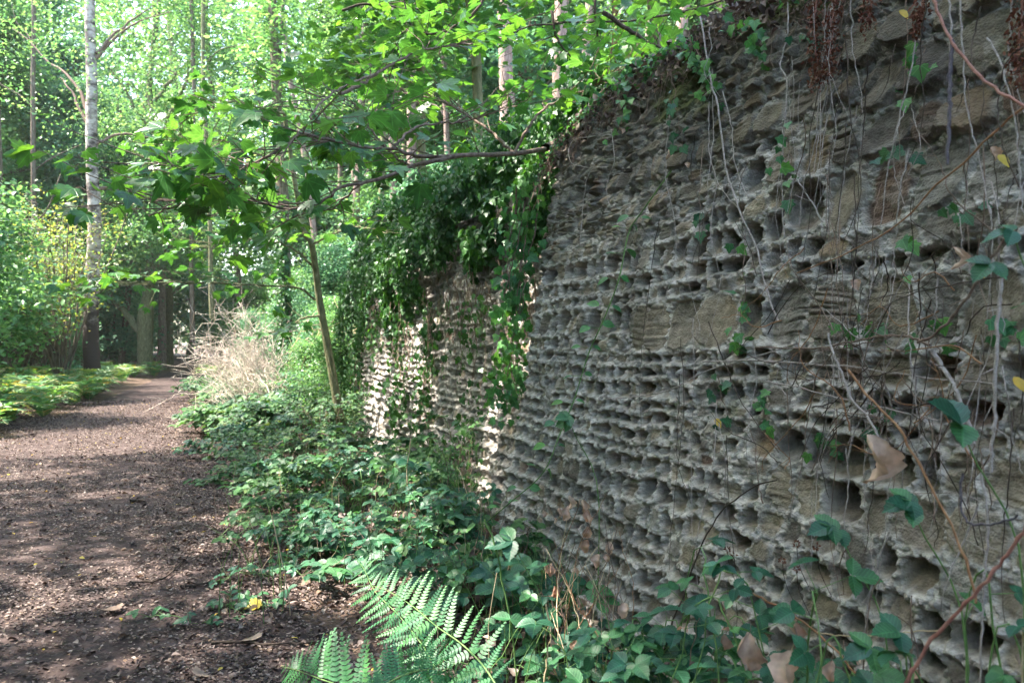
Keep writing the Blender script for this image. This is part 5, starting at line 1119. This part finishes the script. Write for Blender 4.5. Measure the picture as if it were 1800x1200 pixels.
litter(420000, (3.2, 22), 1.0, .023, 'litter_fragments', lambda x, y: .55 + .5 * sstep(-1.3, .2, x - path_r(y)) + .25 * sstep(.7, .1, x - path_l(y)), 52, L_CHIP)
litter(90000, (3.2, 24), 1.3, .045, 'leaf_litter', lambda x, y: .13 + .8 * sstep(-.9, .3, x - path_r(y) + .2) + .2 * sstep(.6, 0, x - path_l(y)), 51)
g = Geo(); N = 260; y = 3.5 + 20 * rng.random(N) ** 1.5; x = path_l(y) + (path_r(y) - path_l(y) + .6) * rng.random(N)
g.scatter(L_OVATE, np.column_stack([x, y, hgt(x, y) + .03]), rdir(N, .1), leaf_normals(N, 1, .2), rng.uniform(.02, .045, N)); tag(g.build('fallen_yellow_leaves', M['yellow']), kind='stuff')
for a, D_, r, lab in [([(225, 1020), (270, 1018), (295, 1008), (318, 985), (340, 965)], 5.35, .008, 'forked dead twig lying on the path left of the brambles'), ([(318, 1027), (345, 1024), (368, 1020)], 5.25, .012, 'short thick stick on the litter right of the forked twig'),
                     ([(230, 877), (245, 874), (255, 876)], 8.2, .018, 'stubby dark stick in the middle of the path'), ([(370, 1125), (430, 1122), (480, 1128), (560, 1120)], 4.3, .01, 'long stick half buried in litter at the foot of the straw stalk'), ([(405, 885), (425, 893), (438, 900)], 7.6, .006, 'thin pale twig at the path edge by the brambles')]:
    pts = []
    for x, y in a:
        d = ray(x, y); tt = (EYE - .06) / -d[2]; p = C0 + d * tt; p[2] = gz(p[0], p[1]) + .03; pts.append(p)
    g = Geo(); c = curve(pts, 14, .003); g.tube(c, r, r * .5, sides=6, rough=.1)
    if r < .01: g.tube([c[9], c[9] + [.12, .1, .03]], r * .5, .002, sides=4)
    tag(g.build('stick', M['twig_dark' if r > .007 else 'twig']), lab, 'stick')
def flat_leaf(px, py, s_, lab, mat, T=L_SYC):
    d = ray(px, py); tt = (EYE - .06) / -d[2]; p = C0 + d * tt; p[2] = gz(p[0], p[1]) + .045
    g = Geo(); g.scatter(T, p, rdir(1, .1), [.1, -.25, 1], s_); tag(g.build('fallen_leaf', M[mat]), lab, 'leaf')
for px, py, s_, lab, mat in [(452, 1122, .1, 'large pale fallen sycamore leaf beside the long stick', 'fallen'), (205, 1072, .1, 'shrivelled pale fallen leaf with a dark shadow on the path', 'fallen'), (343, 1185, .09, 'grey-brown fallen sycamore leaf at the bottom edge', 'fallen'), (460, 1060, .1, 'yellow-green fallen leaf at the sunlit path edge', 'yellow'), (565, 1003, .08, 'yellow leaf glowing above the fern tip', 'yellow'), (545, 1020, .1, 'bleached fallen leaf in the patch of sun left of the fern', 'fallen')]:
    flat_leaf(px, py, s_, lab, mat)

# ------------------------------------------------------------------ the damp air under the trees
me = bpy.data.meshes.new('haze'); hx0, hx1, hy0, hy1, hz0, hz1 = -262, 262, -202, 322, -4, 48
me.from_pydata([(x, y, z) for x in (hx0, hx1) for y in (hy0, hy1) for z in (hz0, hz1)], [], [(0, 1, 3, 2), (4, 6, 7, 5), (0, 4, 5, 1), (2, 3, 7, 6), (0, 2, 6, 4), (1, 5, 7, 3)])
hz = bpy.data.objects.new('haze', me); sc.collection.objects.link(hz); hz['kind'] = 'stuff'
m, n_, N_, L_ = mat_new('damp_air'); v = N_.new('ShaderNodeVolumePrincipled'); v.inputs['Color'].default_value = (.9, .96, .93, 1); v.inputs['Density'].default_value = .0004; v.inputs['Anisotropy'].default_value = .2
o = N_.new('ShaderNodeOutputMaterial'); L_.new(v.outputs[0], o.inputs['Volume']); me.materials.append(m)
